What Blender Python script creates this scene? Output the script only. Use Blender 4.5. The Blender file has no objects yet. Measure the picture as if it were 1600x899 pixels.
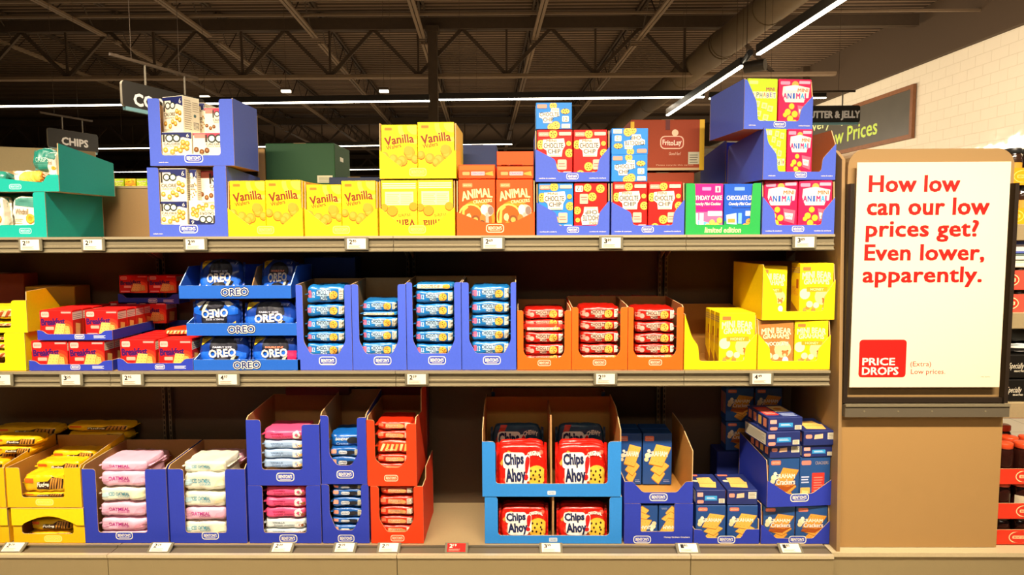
import bpy, bmesh, math, random
from mathutils import Vector, Matrix, noise
from mathutils.bvhtree import BVHTree
random.seed(7)
sc = bpy.context.scene
COL = sc.collection

# ------------------------------------------------------------------ camera
F = 1067.0; CX, CY = 800.0, 449.5
YAW, PITCH, ROLL = math.radians(.64), math.radians(4.53), math.radians(-.22)
CAM = Vector((0, 0, 1.6))
FW = Vector((-math.sin(YAW)*math.cos(PITCH), math.cos(YAW)*math.cos(PITCH), -math.sin(PITCH)))
_r = FW.cross(Vector((0, 0, 1))).normalized(); _u = _r.cross(FW)
RT = _r*math.cos(ROLL) + _u*math.sin(ROLL); UP = _u*math.cos(ROLL) - _r*math.sin(ROLL)
cam = bpy.data.objects.new('camera', bpy.data.cameras.new('camera')); COL.objects.link(cam)
cam.data.lens = 36*F/1600; cam.data.sensor_width = 36; cam.data.clip_start = .05; cam.data.clip_end = 200
cam.matrix_world = Matrix((( RT.x, UP.x, -FW.x, CAM.x), (RT.y, UP.y, -FW.y, CAM.y), (RT.z, UP.z, -FW.z, CAM.z), (0, 0, 0, 1)))
sc.camera = cam
def RAY(u, v): return FW + RT*((u-CX)/F) - UP*((v-CY)/F)
def WP(u, v, Y): d = RAY(u, v); return CAM + d*(Y/d.y)
def WZ(u, v, z): d = RAY(u, v); return CAM + d*((z-1.6)/d.z)
# the roof grid and the right wall stand 3 degrees off the shelf run
RA = math.radians(3.0); RE = Vector((math.cos(RA), math.sin(RA), 0)); RD = Vector((-math.sin(RA), math.cos(RA), 0))
def WW(u, v, X): d = RAY(u, v); return CAM + d*((X - CAM.dot(RE))/d.dot(RE))

# ------------------------------------------------------------------ world, light, exposure
w = bpy.data.worlds.new('store_air'); sc.world = w; w.use_nodes = True
w.node_tree.nodes['Background'].inputs[0].default_value = (1, .84, .66, 1)
w.node_tree.nodes['Background'].inputs[1].default_value = .03
sc.view_settings.view_transform = 'Standard'; sc.view_settings.look = 'None'
sc.view_settings.exposure = 0.28; sc.view_settings.gamma = 1; sc.view_settings.use_curve_mapping = False
def area(name, loc, target, sx, sy, power, col=(1, .84, .64), spread=180):
    l = bpy.data.lights.new(name, 'AREA'); l.shape = 'RECTANGLE'; l.size = sx; l.size_y = sy; l.energy = power; l.color = col; l.spread = math.radians(spread)
    o = bpy.data.objects.new(name, l); COL.objects.link(o); o.location = loc
    o.rotation_euler = (Vector(target)-Vector(loc)).to_track_quat('-Z', 'Y').to_euler(); return o
area('aisle_track_and_fill_lamp', (-.3, 1.15, 3.3), (-.3, 2.75, 1.2), 6.4, .10, 98, spread=72)
area('aisle_track_and_fill_lamp', (-.4, -1.4, 3.35), (-.4, 2.9, .9), 8.0, .2, 9, spread=70)  # added weak fill from behind the camera, not a track
area('next_aisle_lamp', (0, 4.7, 3.36), (0, 5.0, 0), 9, .2, 130)
for _y, _p in ((4.8, 24), (9.6, 38), (14.6, 44), (21, 60), (30, 80)):
    area('added_roof_fill', (-3, _y, 3.6), (-3, _y+.3, 6), 16, .2, _p, (1, .80, .58))  # added upward fill to lighten the roof, no fixture belongs to it
area('far_aisle_lamp', (-2, 9.6, 3.36), (-2, 9.8, 0), 12, .2, 150)
area('far_aisle_lamp', (-2, 14.3, 3.36), (-2, 14.4, 0), 16, .2, 170)
area('added_wall_fill', (5.4, 10.5, 3.6), (8.4, 11.5, 3.8), 8, .2, 165, (1, .84, .66))  # this and the next are added to brighten the tiled wall, without fixtures
area('added_wall_fill', (4.4, 19, 3.6), (8.0, 19.5, 3.8), 8, .2, 200, (1, .84, .64))

# ------------------------------------------------------------------ materials
def srgb(h):
    c = [int(h[i:i+2], 16)/255 for i in (0, 2, 4)]
    return tuple(x/12.92 if x <= .04045 else ((x+.055)/1.055)**2.4 for x in c)
MATS = {}
def M(h, rough=.55, metal=0.0, emit=0.0, grain=.06, scale=120.0, spec=.4):
    k = (h, rough, metal, emit, grain, scale, spec)
    if k in MATS: return MATS[k]
    m = bpy.data.materials.new('paint_'+h); m.use_nodes = True
    nt = m.node_tree; b = nt.nodes['Principled BSDF']; c = srgb(h)
    b.inputs['Base Color'].default_value = (*c, 1); b.inputs['Roughness'].default_value = rough
    b.inputs['Metallic'].default_value = metal; b.inputs['Specular IOR Level'].default_value = spec
    if emit:
        b.inputs['Emission Color'].default_value = (*c, 1); b.inputs['Emission Strength'].default_value = emit
    elif grain:
        tc = nt.nodes.new('ShaderNodeTexCoord'); n = nt.nodes.new('ShaderNodeTexNoise'); n.inputs['Scale'].default_value = scale
        n.inputs['Detail'].default_value = 3
        mx = nt.nodes.new('ShaderNodeMix'); mx.data_type = 'RGBA'
        mx.inputs[6].default_value = (*[x*(1-grain*1.6) for x in c], 1); mx.inputs[7].default_value = (*[min(1, x*(1+grain)) for x in c], 1)
        nt.links.new(tc.outputs['Object'], n.inputs['Vector']); nt.links.new(n.outputs['Fac'], mx.inputs[0])
        nt.links.new(mx.outputs[2], b.inputs['Base Color'])
    MATS[k] = m; return m
def P(h): return M(h, .5, grain=0)            # printed ink
def FOIL(h): return M(h, .28, grain=.05, scale=40, spec=.6)
BROWN = M('b08350', .8, grain=.1, scale=60)
EDGE = M('c9a877', .8)
BLUE = M('4860cc', .6); NAVY = M('2a3cb4', .6); SKY = M('2f86dc', .55); YEL = M('ffd800', .6); GOLD = M('f7bf00', .6); ORG = M('f4560c', .6)
RED = M('e2210c', .6); TEAL = M('00a898', .6); GRN = M('1fa548', .6)
STEEL = M('94886c', .42, .35, grain=.05, scale=300); STEEL_D = M('6f6552', .5, .3, grain=.05, scale=300)
TAN = M('9c7c50', .6, grain=.09, scale=420)
WHITE = P('f4ecd8')

# ------------------------------------------------------------------ mesh building
class MB:
    def __init__(s): s.v = []; s.f = []; s.m = []; s.mats = []; s.sm = []
    def mi(s, m):
        if m not in s.mats: s.mats.append(m)
        return s.mats.index(m)
    def add(s, vs, fs, m, smooth=False):
        n = len(s.v); s.v += [tuple(x) for x in vs]; i = s.mi(m)
        for f in fs: s.f.append([n+k for k in f]); s.m.append(i); s.sm.append(smooth)
    def box(s, x0, x1, y0, y1, z0, z1, m):
        s.add([(x0,y0,z0),(x1,y0,z0),(x1,y1,z0),(x0,y1,z0),(x0,y0,z1),(x1,y0,z1),(x1,y1,z1),(x0,y1,z1)],
              [(0,1,5,4),(1,2,6,5),(2,3,7,6),(3,0,4,7),(4,5,6,7),(3,2,1,0)], m)
    def rbox(s, x0, x1, y0, y1, z0, z1, m, r=.002):       # chamfered vertical + horizontal edges via three nested rings
        def ring(k, z): return [(x0+k,y0,z),(x1-k,y0,z),(x1,y0+k,z),(x1,y1-k,z),(x1-k,y1,z),(x0+k,y1,z),(x0,y1-k,z),(x0,y0+k,z)]
        def ins(z): return [(x0+2*r,y0+r,z),(x1-2*r,y0+r,z),(x1-r,y0+2*r,z),(x1-r,y1-2*r,z),(x1-2*r,y1-r,z),(x0+2*r,y1-r,z),(x0+r,y1-2*r,z),(x0+r,y0+2*r,z)]
        vs = ins(z0)+ring(r, z0+r)+ring(r, z1-r)+ins(z1); fs = []
        for k in range(3):
            for i in range(8): j = (i+1) % 8; fs.append((k*8+i, k*8+j, k*8+8+j, k*8+8+i))
        fs += [tuple(range(7, -1, -1)), tuple(range(24, 32))]; s.add(vs, fs, m)
    def prism(s, pts, fn, t, mo, mi_=None, me=None):
        """pts: outline (a,b); fn(a,b,k) -> xyz with k=0 outer side, k=t inner side"""
        n = len(pts); vs = [fn(a, b, 0) for a, b in pts]+[fn(a, b, t) for a, b in pts]
        o = len(s.v); s.v += vs
        s.f.append([o+i for i in range(n)]); s.m.append(s.mi(mo)); s.sm.append(False)
        s.f.append([o+n+i for i in reversed(range(n))]); s.m.append(s.mi(mi_ or mo)); s.sm.append(False)
        e = s.mi(me or mo)
        for i in range(n):
            j = (i+1) % n; s.f.append([o+i, o+n+i, o+n+j, o+j]); s.m.append(e); s.sm.append(False)
    def tube(s, p0, p1, r, m, n=8, r1=None, caps=True):
        p0 = Vector(p0); p1 = Vector(p1); d = (p1-p0).normalized(); a = d.orthogonal().normalized(); b = d.cross(a)
        r1 = r if r1 is None else r1
        vs = [p0+(a*math.cos(t)+b*math.sin(t))*r for t in [2*math.pi*i/n for i in range(n)]]+[p1+(a*math.cos(t)+b*math.sin(t))*r1 for t in [2*math.pi*i/n for i in range(n)]]
        s.add(vs, [(i, (i+1) % n, n+(i+1) % n, n+i) for i in range(n)], m, True)
        if caps: s.add(vs, [tuple(range(n-1, -1, -1)), tuple(range(n, 2*n))], m)
    def bar(s, p0, p1, a, b, m):     # rectangular bar between two points, width a (horizontal), height b
        p0 = Vector(p0); p1 = Vector(p1); d = (p1-p0).normalized()
        h = d.cross(Vector((0, 0, 1))); h = h.normalized() if h.length > 1e-4 else Vector((1, 0, 0)); q = h.cross(d).normalized()
        vs = [p+h*sx*a/2+q*sz*b/2 for p in (p0, p1) for sx, sz in ((-1,-1),(1,-1),(1,1),(-1,1))]
        s.add(vs, [(0,1,5,4),(1,2,6,5),(2,3,7,6),(3,0,4,7),(3,2,1,0),(4,5,6,7)], m)
    def lathe(s, prof, m, n=20, c=(0, 0)):
        vs = []; k = len(prof)
        for i in range(n):
            t = 2*math.pi*i/n
            vs += [(c[0]+r*math.cos(t), c[1]+r*math.sin(t), z) for r, z in prof]
        fs = []
        for i in range(n):
            j = (i+1) % n
            for q in range(k-1): fs.append((i*k+q, j*k+q, j*k+q+1, i*k+q+1))
        s.add(vs, fs, m, True)
        s.add([(c[0]+prof[0][0]*math.cos(2*math.pi*i/n), c[1]+prof[0][0]*math.sin(2*math.pi*i/n), prof[0][1]) for i in range(n)], [tuple(reversed(range(n)))], m)
        s.add([(c[0]+prof[-1][0]*math.cos(2*math.pi*i/n), c[1]+prof[-1][0]*math.sin(2*math.pi*i/n), prof[-1][1]) for i in range(n)], [tuple(range(n))], m)
    def mesh(s, name):
        me = bpy.data.meshes.new(name); me.from_pydata(s.v, [], s.f)
        for m in s.mats: me.materials.append(m)
        me.polygons.foreach_set('material_index', s.m); me.polygons.foreach_set('use_smooth', s.sm); me.update(); return me
    def build(s, name, parent=None, loc=(0, 0, 0), rz=0):
        o = bpy.data.objects.new(name, s.mesh(name)); COL.objects.link(o); o.location = loc; o.rotation_euler = (0, 0, rz)
        if parent: o.parent = parent
        return o
def empty(name, loc=(0, 0, 0), rz=0):
    o = bpy.data.objects.new(name, None); COL.objects.link(o); o.location = loc; o.rotation_euler = (0, 0, rz); o.empty_display_size = .05; return o
LABELS = {}
def tag(o, label, cat, group=None):
    n = len(label.split())
    if n > 16 or n < 4: print('LABEL LENGTH', n, label)
    if label in LABELS: print('LABEL TWICE', label)
    LABELS[label] = 1
    o['label'] = label; o['category'] = cat
    if group: o['group'] = group
    return o
def struct(o): o['kind'] = 'structure'; return o

# ------------------------------------------------------------------ lettering
TXT = {}
def glyphs(s, off=0.0, shear=0.0, res=2, sp=1.0):
    k = (s, off, shear, res, sp)
    if k in TXT: return TXT[k]
    c = bpy.data.curves.new('t', 'FONT'); c.body = s; c.size = 1; c.resolution_u = res; c.offset = off; c.shear = shear; c.space_character = sp
    c.align_x = 'CENTER'; c.space_line = 1.0
    o = bpy.data.objects.new('t', c); COL.objects.link(o)
    me = bpy.data.meshes.new_from_object(o)
    vs = [(v.co.x, v.co.y) for v in me.vertices]; fs = [tuple(p.vertices) for p in me.polygons]
    bpy.data.objects.remove(o); bpy.data.curves.remove(c); bpy.data.meshes.remove(me)
    xs = [a for a, b in vs] or [0]; ys = [b for a, b in vs] or [0]
    TXT[k] = (vs, fs, (min(xs), max(xs), min(ys), max(ys))); return TXT[k]

class Art:
    """flat print laid on a face: fractions of the face, drawn upward in layers"""
    def __init__(s, w, h, soft=False): s.w = w; s.h = h; s.items = []; s.L = 0; s.soft = soft; s.pend = False
    def raw(s, vs, fs, m, dl=1, hold=False):
        if s.soft and hold:                      # small marks that do not overlap share one layer
            if not s.pend: s.L += 1; s.pend = True
        else: s.L += dl; s.pend = False
        s.items.append(([(min(max(x, -s.w/2), s.w/2), min(max(z, 0), s.h)) for x, z in vs], fs, m, s.L))
    def poly(s, pts, m, hold=False): s.raw([((x-.5)*s.w, z*s.h) for x, z in pts], [tuple(range(len(pts)))], m, 1, hold)
    def rect(s, x0, z0, x1, z1, m, r=0.0):
        if not r: return s.poly([(x0,z0),(x1,z0),(x1,z1),(x0,z1)], m)
        q = r*s.w/s.h; p = []
        for cx, cz, a in ((x1-r,z0+q,-90),(x1-r,z1-q,0),(x0+r,z1-q,90),(x0+r,z0+q,180)):
            for k in range(4): t = math.radians(a+k*30); p.append((cx+r*math.cos(t), cz+q*math.sin(t)))
        s.poly(p, m)
    def circ(s, cx, cz, r, m, ry=None, n=14, rot=0):
        ry = r if ry is None else ry; p = []
        for i in range(n):
            t = 2*math.pi*i/n; a, b = r*math.cos(t), ry*math.sin(t)
            p.append((cx+a*math.cos(rot)-b*math.sin(rot), cz+(a*math.sin(rot)+b*math.cos(rot))*s.w/s.h))
        s.poly(p, m, r < .045)
    def text(s, t, cx, cz, w, h, m, out=None, ow=.05, off=.012, rot=0, shear=0, arch=0, res=2, sp=1.0):
        vs, fs, (a, b, c, d) = glyphs(t, 0, shear, res, sp); k8 = lambda q: [(q*math.cos(i*math.pi/4), q*math.sin(i*math.pi/4)) for i in range(8)]
        W, H = w*s.w, h*s.h; sx = W/max(b-a, 1e-6); sz = H/max(d-c, 1e-6); mx, mz = (a+b)/2, (c+d)/2
        for mm, of in (((out, ow),) if out else ())+((m, off),):
            if s.soft:
                vs, fs, _b = glyphs(t, min(of, .055), shear, res, sp)
            sh = [(0, 0)] if s.soft else k8(of) if of > .04 else ([(of*.8, of*.5), (-of*.8, of*.5), (of*.8, -of*.5), (-of*.8, -of*.5)] if of > .015 else [(0, 0)])
            s.L += .7
            for dx, dz in sh:
                o = []
                for x, z in vs:
                    X = (x-mx)*sx+dx*sz; Z = (z-mz)*sz+dz*sz+arch*H*(1-(2*(x-mx)*sx/W)**2)
                    o.append(((cx-.5)*s.w+X*math.cos(rot)-Z*math.sin(rot), cz*s.h+X*math.sin(rot)+Z*math.cos(rot)))
                s.raw(o, fs, mm, .3)
    def cookie(s, cx, cz, r, m=None, chips=True, ry=None):
        s.circ(cx, cz, r*1.08, P('b86a1c'), ry and ry*1.08); s.circ(cx, cz, r, m or P('f2b84a'), ry)
        if chips:
            for a, q in ((.3,.5),(1.7,.55),(2.9,.45),(4.1,.6),(5.3,.5),(0,0)):
                s.circ(cx+r*q*math.cos(a), cz+r*q*math.sin(a)*s.w/s.h, r*.15, P('5a2a10'), n=6)
    def biscuit(s, pts, holes=(3, 2), m=None):
        lo = [(x, z-.02) for x, z in pts]; s.poly(lo, P('b8731c')); s.poly(pts, m or P('f0c265'))
        (ax, az), (bx, bz), (cx, cz), (dx, dz) = pts
        for i in range(holes[0]):
            for j in range(holes[1]):
                p, q = (i+.5)/holes[0], (j+.5)/holes[1]
                x = (ax*(1-p)+bx*p)*(1-q)+(dx*(1-p)+cx*p)*q; z = (az*(1-p)+bz*p)*(1-q)+(dz*(1-p)+cz*p)*q
                s.circ(x, z, .012, P('a8641c'), n=6)
    def lines(s, x0, x1, z0, z1, n, m, th=.3):
        st = (z1-z0)/n
        
        for i in range(n):
            xe = x1-(.12*(x1-x0) if i % 3 == 1 else 0); s.poly([(x0, z0+st*i), (xe, z0+st*i), (xe, z0+st*(i+th)), (x0, z0+st*(i+th))], m, True)
    def stamp(s, mb, fn, step=.00004):
        for vs, fs, m, L in s.items: mb.add([fn(x, z, .0001+L*step) for x, z in vs], fs, m)
def front(mb, A, w, h, d): A.stamp(mb, lambda x, z, o: (x, -o, z))
def right(mb, A, w, h, d): A.stamp(mb, lambda x, z, o: (w/2+o, d/2+x, z))
def left(mb, A, w, h, d): A.stamp(mb, lambda x, z, o: (-w/2-o, d/2-x, z))
def top(mb, A, w, h, d): A.stamp(mb, lambda x, z, o: (x, z, h+o))

INK = {'bd': P('1c2a8c'), 'wh': WHITE, 'dk': P('2a1a1a'), 'rd': P('d41510'), 'org': P('f08a1c'), 'salmon': P('f4a184'), 'cream': P('f8e6b4')}
# ---- carton faces --------------------------------------------------------
def f_vanilla(A):
    for k in range(4): A.circ(.95, .98, .62-.13*k, P('ffe04a' if k % 2 else 'ffd400'), n=20)
    A.rect(.08, .9, .31, .965, P('f0a020'), .03)
    A.rect(.1, .913, .29, .952, P('e07818'), .02)
    A.text('Vanilla', .5, .715, .82, .16, P('8a3410'), off=.035, rot=.12, arch=.15)
    A.text('Wafers', .34, .595, .42, .075, P('b8600c'), off=.03, rot=.2)
    for x, z, r in ((.78,.50,.16),(.80,.43,.13),(.95,.36,.12),(.33,.36,.14),(.58,.33,.15),(.08,.42,.12),(.5,.28,.11)):
        A.circ(x, z-.014, r, P('b8660a')); A.circ(x, z, r*.95, P('e89a20')); A.circ(x-.02, z+.012, r*.6, P('f0ac38'))
    A.circ(.75, .52, .13, P('eca22c'))
def f_vanilla_back(A):
    for k in range(3): A.rect(.03, .86+.04*k, .97, .882+.04*k, P('f8edc0'))
    A.rect(.1, .55, .9, .8, P('fbf2a8')); A.lines(.14, .5, .58, .78, 6, P('d8b84a')); A.lines(.54, .86, .58, .78, 6, P('e0c468'))
    for x, z, r in ((.3,.44,.16),(.06,.5,.12),(.9,.52,.13)): A.circ(x, z, r, P('b8660a')); A.circ(x, z+.01, r*.9, P('e89a20'))
    A.text('Wafers', .65, .36, .36, .07, P('b06018'), rot=math.pi+.15)
    A.text('Vanilla', .55, .2, .8, .16, P('8a3410'), off=.02, rot=math.pi+.05)
def f_animal(A):
    A.circ(.5, .3, .5, P('f78a1c'), n=20); A.circ(.5, .25, .42, P('ee5a10'), n=20)
    A.rect(.1, .87, .38, .95, P('f48a50'), .03); A.text('BENTON\'S', .24, .91, .22, .03, INK['cream'])
    A.text('ANIMAL', .5, .73, .84, .16, P('f9e29a'), P('a83208'), .04, .03, rot=.12, arch=.2)
    A.text('CRACKERS', .66, .615, .52, .06, P('f9e29a'), P('a83208'), .05, .03, rot=.08)
    for r, m in ((.36,'f9cf5a'),(.31,'ee5a10')): A.circ(.33, .33, r, P(m), n=20)
    # giraffe neck, elephant, lion, hippo, as plain patches
    A.poly([(.06,.2),(.14,.2),(.16,.44),(.26,.5),(.24,.54),(.1,.49)], P('f4b850'))
    A.circ(.8, .44, .17, P('cbb8a8')); A.circ(.7, .46, .1, P('e8dccf'), .14); A.circ(.88, .44, .08, P('8c7468'), .12)
    A.poly([(.74,.4),(.82,.4),(.83,.2),(.79,.12),(.74,.14)], P('bda898'))
    A.circ(.27, .32, .07, P('f6dca0'), .1); A.poly([(.22,.32),(.3,.4),(.33,.3),(.3,.22)], P('eec68a'))
    A.circ(.46, .28, .12, P('8a4a18')); A.circ(.46, .27, .07, P('e4a850')); A.circ(.66, .3, .08, P('b07a30'), .11)
    A.circ(.64, .21, .08, P('6a4020')); A.circ(.3, .2, .06, P('d88a28'))
def f_animal_end(A):
    A.rect(.02, .62, .98, .95, P('f8661c')); A.rect(.1, .26, .3, .5, P('fba060'), .02)
    A.rect(.34, .24, .72, .52, P('f0b0b0'), .02); A.text('CRACKERS', .53, .38, .34, .14, P('7a4aa0'))
    A.poly([(.74,.3),(.96,.2),(.94,.55),(.74,.42)], P('fba040'))
def _minichip(A, base, lines2):
    for x, z, r in ((.45,.93,.12),(.1,.72,.13),(.92,.55,.12),(.45,.28,.13),(.2,.12,.13),(.6,.1,.12),(.9,.74,.07)): A.cookie(x, z, r, P('f5c44e'))
    A.rect(.03, .88, .33, .97, P('f59a86'), .03); A.text('BENTON\'S', .18, .925, .22, .035, WHITE)
    A.rect(.62, .9, .97, .97, P('f4c4b4'), .02)
    A.poly([(.16,.82),(.76,.84),(.8,.7),(.72,.6),(.7,.48),(.28,.48),(.26,.6),(.14,.66)], P('fbe8d4'))
    A.text('MINI', .4, .795, .28, .05, P('d86a2c'), off=.03)
    A.text(lines2[0], .46, .70, .56, .1, INK['dk'], off=.018); A.text(lines2[1], .48, .585, .36, .085, INK['dk'], off=.018)
    A.lines(.34, .66, .495, .53, 1, P('e8b080'))
    A.rect(.58, .22, .84, .42, P('f8b8a4'), .03); A.lines(.61, .81, .28, .38, 2, P('a86a5a'))
    A.rect(.74, .06, .98, .18, P('fbe8d4'), .03); A.text('12', .85, .12, .16, .09, INK['dk'])
def f_chip_red(A): _minichip(A, 'e01c14', ('CHOCLTE', 'CHIP'))
def f_chip_blue(A): _minichip(A, '2a8ae0', ('CHOCLTE', 'CHIP'))
def f_chip_side(A):
    for x, z, r in ((.48,.9,.1),(.55,.14,.12),(.42,.08,.1),(.82,.68,.12)): A.cookie(x, z, r, P('f5d060'), ry=r*.6 if x > .8 else None)
    A.rect(.03, .8, .3, .95, P('f59a86'), .03)
    A.poly([(.08,.62),(.4,.66),(.44,.82),(.64,.8),(.66,.5),(.46,.45),(.44,.24),(.2,.24),(.18,.4),(.08,.46)], P('fbf0e0'))
    A.text('MINI', .54, .74, .18, .09, P('d86a2c')); A.text('CHOCLTE', .37, .57, .54, .15, INK['dk'], off=.018); A.text('CHIP', .34, .37, .28, .15, INK['dk'], off=.018)
    A.rect(.73, .28, .92, .5, P('f6ecd8'), .03); A.text('12', .82, .39, .12, .15, P('a87848')); A.rect(.72, .04, .96, .2, P('f6dcd8'), .01); A.lines(.75, .93, .06, .18, 3, P('a89090'))
def _animalpink(A):
    A.rect(.04, .9, .34, .97, P('f890b0'), .03); A.rect(.62, .92, .97, .98, P('f8a8c0'), .02); A.circ(.5, .9, .11, P('fba850'))
    A.poly([(.12,.86),(.5,.9),(.95,.84),(.92,.64),(.8,.6),(.78,.54),(.2,.54),(.14,.62),(.1,.7)], P('fbd8d0'))
    A.poly([(.18,.86),(.6,.88),(.58,.79),(.2,.78)], P('fbf4ea'))
    A.text('MINI', .74, .79, .32, .07, P('e4671c'), off=.03)
    for i, (ch, c) in enumerate(zip('ANIMAL', ('c01c70','2060b8','2060b8','c01c70','20a0d8','c01c70'))): A.text(ch, .19+i*.135, .67, .115 if ch != 'I' else .05, .11, P(c), off=.035)
    for x, z, r in ((.4,.46,.09),(.28,.34,.1),(.5,.3,.1),(.36,.2,.1),(.5,.12,.09),(.2,.28,.07)): A.circ(x, z-.008, r, P('e08a18')); A.circ(x, z, r*.94, P('fbc030'))
    A.circ(.2, .16, .06, P('e81c4c')); A.circ(.62, .22, .05, P('e81c4c'))
    A.poly([(.58,.48),(.95,.44),(.92,.18),(.62,.24)], P('f8607c')); A.poly([(.62,.4),(.88,.38),(.86,.26),(.66,.28)], P('fbe0d8')); A.text('ANIMAL', .76, .33, .18, .05, P('c04060'))
    A.rect(.76, .03, .97, .13, P('fbd8d0'), .02); A.text('12', .86, .08, .15, .08, P('b02050'))
    A.rect(.05, .03, .35, .08, P('f88ca8'), .01)
def f_alphabet(A):
    A.rect(.04, .9, .34, .97, P('f0d080'), .03)
    A.text('MINI', .76, .80, .28, .07, P('a03050'), off=.03)
    for i, (ch, c) in enumerate(zip('ALPHABET', ('d84a5a','e0a020','40506a','40506a','c07050','6a58a0','6a58a0','6a58a0'))):
        A.rect(.06+i*.112, .61, .16+i*.112, .75, P('eef0b8'), .02); A.text(ch, .11+i*.112, .68+.008*(-1)**i, .075, .09, P(c), off=.03)
    for x, z in ((.3,.5),(.55,.46),(.35,.3),(.6,.22),(.75,.4),(.2,.14),(.45,.1)):
        A.poly([(x-.1,z-.05),(x+.08,z-.07),(x+.12,z+.05),(x-.06,z+.07)], P('f4ee90')); A.poly([(x-.05,z-.025),(x+.05,z-.035),(x+.06,z+.03),(x-.03,z+.035)], P('d4d850'))
    A.rect(.7, .03, .96, .13, P('eef0b8'), .02); A.text('12', .83, .08, .17, .08, P('6a7a20'))
def f_cake(A):
    A.rect(.3, .88, .6, .95, P('c890c8'), .02); A.rect(.74, .84, .92, .97, P('f8b8c8')); A.text('1', .83, .9, .05, .08, P('d02070'))
    A.text('BIRTHDAY CAKE', .42, .73, 1.1, .09, WHITE, off=.03); A.text('Crunchy Mini Cookies', .47, .6, .92, .08, WHITE, off=.025, shear=.3)
    A.lines(.05, .75, .52, .56, 1, P('a02058')); A.poly([(0,0),(1,0),(1,.44),(0,.44)], P('f0689c')); A.poly([(0,0),(1,0),(1,.16),(0,.3)], P('6ac0d8'))
    A.rect(.03, .05, .18, .42, P('f4c0d8')); A.rect(.22, .08, .36, .42, P('f8d8e4')); A.rect(.5, .36, .98, .46, P('fbdce4'))
    for x, z in ((.5,.14),(.65,.22),(.8,.16),(.9,.26),(.6,.1),(.75,.08)): A.circ(x, z, .1, P('d89420')); A.circ(x, z+.01, .09, P('f8d25a'))
def f_choco(A):
    A.rect(.32, .88, .66, .95, P('80a8e0'), .02)
    A.text('CHOCOLATE CHIP', .55, .73, .95, .09, WHITE, off=.03); A.text('Crunchy Mini Cookies', .57, .6, .85, .08, WHITE, off=.025, shear=.3)
    A.lines(.25, .85, .52, .56, 1, P('202870')); A.poly([(0,0),(1,0),(1,.14),(0,.26)], P('20904c'))
    A.poly([(.06,.38),(.4,.42),(.42,.18),(.08,.2)], P('a8d0ec')); A.rect(.12, .22, .36, .3, P('f0a040')); A.rect(.46, .2, .58, .42, P('78b4e8')); A.rect(.7, .36, .98, .46, P('d8e4f4'))
    for x, z in ((.7,.14),(.82,.24),(.92,.16),(.8,.1)): A.cookie(x, z, .1, P('e8a848'))
def _hundred(A, pink):
    A.poly([(0,1),(1,1),(1,.72),(.72,.8),(.5,.74),(.4,.9),(0,.9)], P('c03a54') if pink else P('1c2460'))
    if pink: A.rect(.04, .78, .42, .96, P('f08878'), .03)
    x0 = .42 if pink else .06
    A.rect(x0-.02, .6, x0+.05, .92, P('3a3228'))
    for k in range(2): A.circ(x0+.2+k*.24, .76, .14, P('2c342c'), n=18); A.circ(x0+.2+k*.24, .76, .092, P('fbf3dc'), n=18)
    A.text('CALORIE', x0+.28, .52, .56, .1, P('5e5038'), off=.03); A.text('SNACK PACKS', x0+.28, .42, .5, .05, P('7a6848'), off=.02)
    if not pink: A.text('6', .88, .87, .1, .14, WHITE)
    pts = ((.1,.3),(.28,.2),(.45,.26)) if pink else ((.12,.28),(.35,.2),(.48,.32),(.62,.26),(.7,.42),(.84,.36),(.86,.55),(.72,.6))
    for x, z in pts: A.circ(x, z-.02, .085, P('5a2c10' if pink else '8a5410')); A.circ(x, z, .08, P('7a4820' if pink else 'd8a434')); A.circ(x, z, .03, P('c08850' if pink else 'fbe4a8'), n=8)
    A.lines(.05, .5, .06, .14, 2, P('c8b890'))
def f_cal(A): _hundred(A, False)
def f_calp(A): _hundred(A, True)
def f_cal_side(A):
    A.lines(.08, .5, .1, .95, 14, P('a89c84'), .35); A.circ(.7, .5, .08, P('507070')); A.lines(.56, .95, .62, .92, 5, P('b8a890'), .35); A.rect(.6, .12, .92, .32, P('8a8478')); A.lines(.62, .9, .13, .31, 5, WHITE, .5)
def f_break(A):
    A.circ(.75, .25, .36, P('e4341c'), n=20); A.circ(.75, .25, .26, P('ee5c24'), n=20)
    A.rect(.04, .76, .28, .96, P('f8b8a8'), .04); A.text('BENTON\'S', .16, .86, .18, .07, P('b82a20'))
    A.rect(.66, .9, .97, .96, P('f4a098')); A.text('Breakfast', .4, .6, .72, .23, P('440c58'), off=.045, rot=.05)
    A.text('BISCUITS', .4, .46, .2, .05, P('7a1c6c')); A.rect(.16, .3, .42, .42, P('f8a890'), .02); A.lines(.04, .36, .06, .14, 1, P('f4a098'), .8)
    A.biscuit([(.4,.1),(.7,.1),(.78,.52),(.5,.54)], (3, 4)); A.biscuit([(.72,.12),(.92,.16),(.9,.42),(.78,.46)], (2, 3), P('e8b458'))
def f_break_side(A):
    A.rect(0, .66, 1, .94, P('e8ddc8')); A.lines(.05, .95, .7, .9, 3, P('8a8074')); A.rect(0, 0, 1, .6, P('c82c14'))
    A.biscuit([(.25,.08),(.7,.08),(.78,.48),(.3,.54)], (2, 3))
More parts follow.
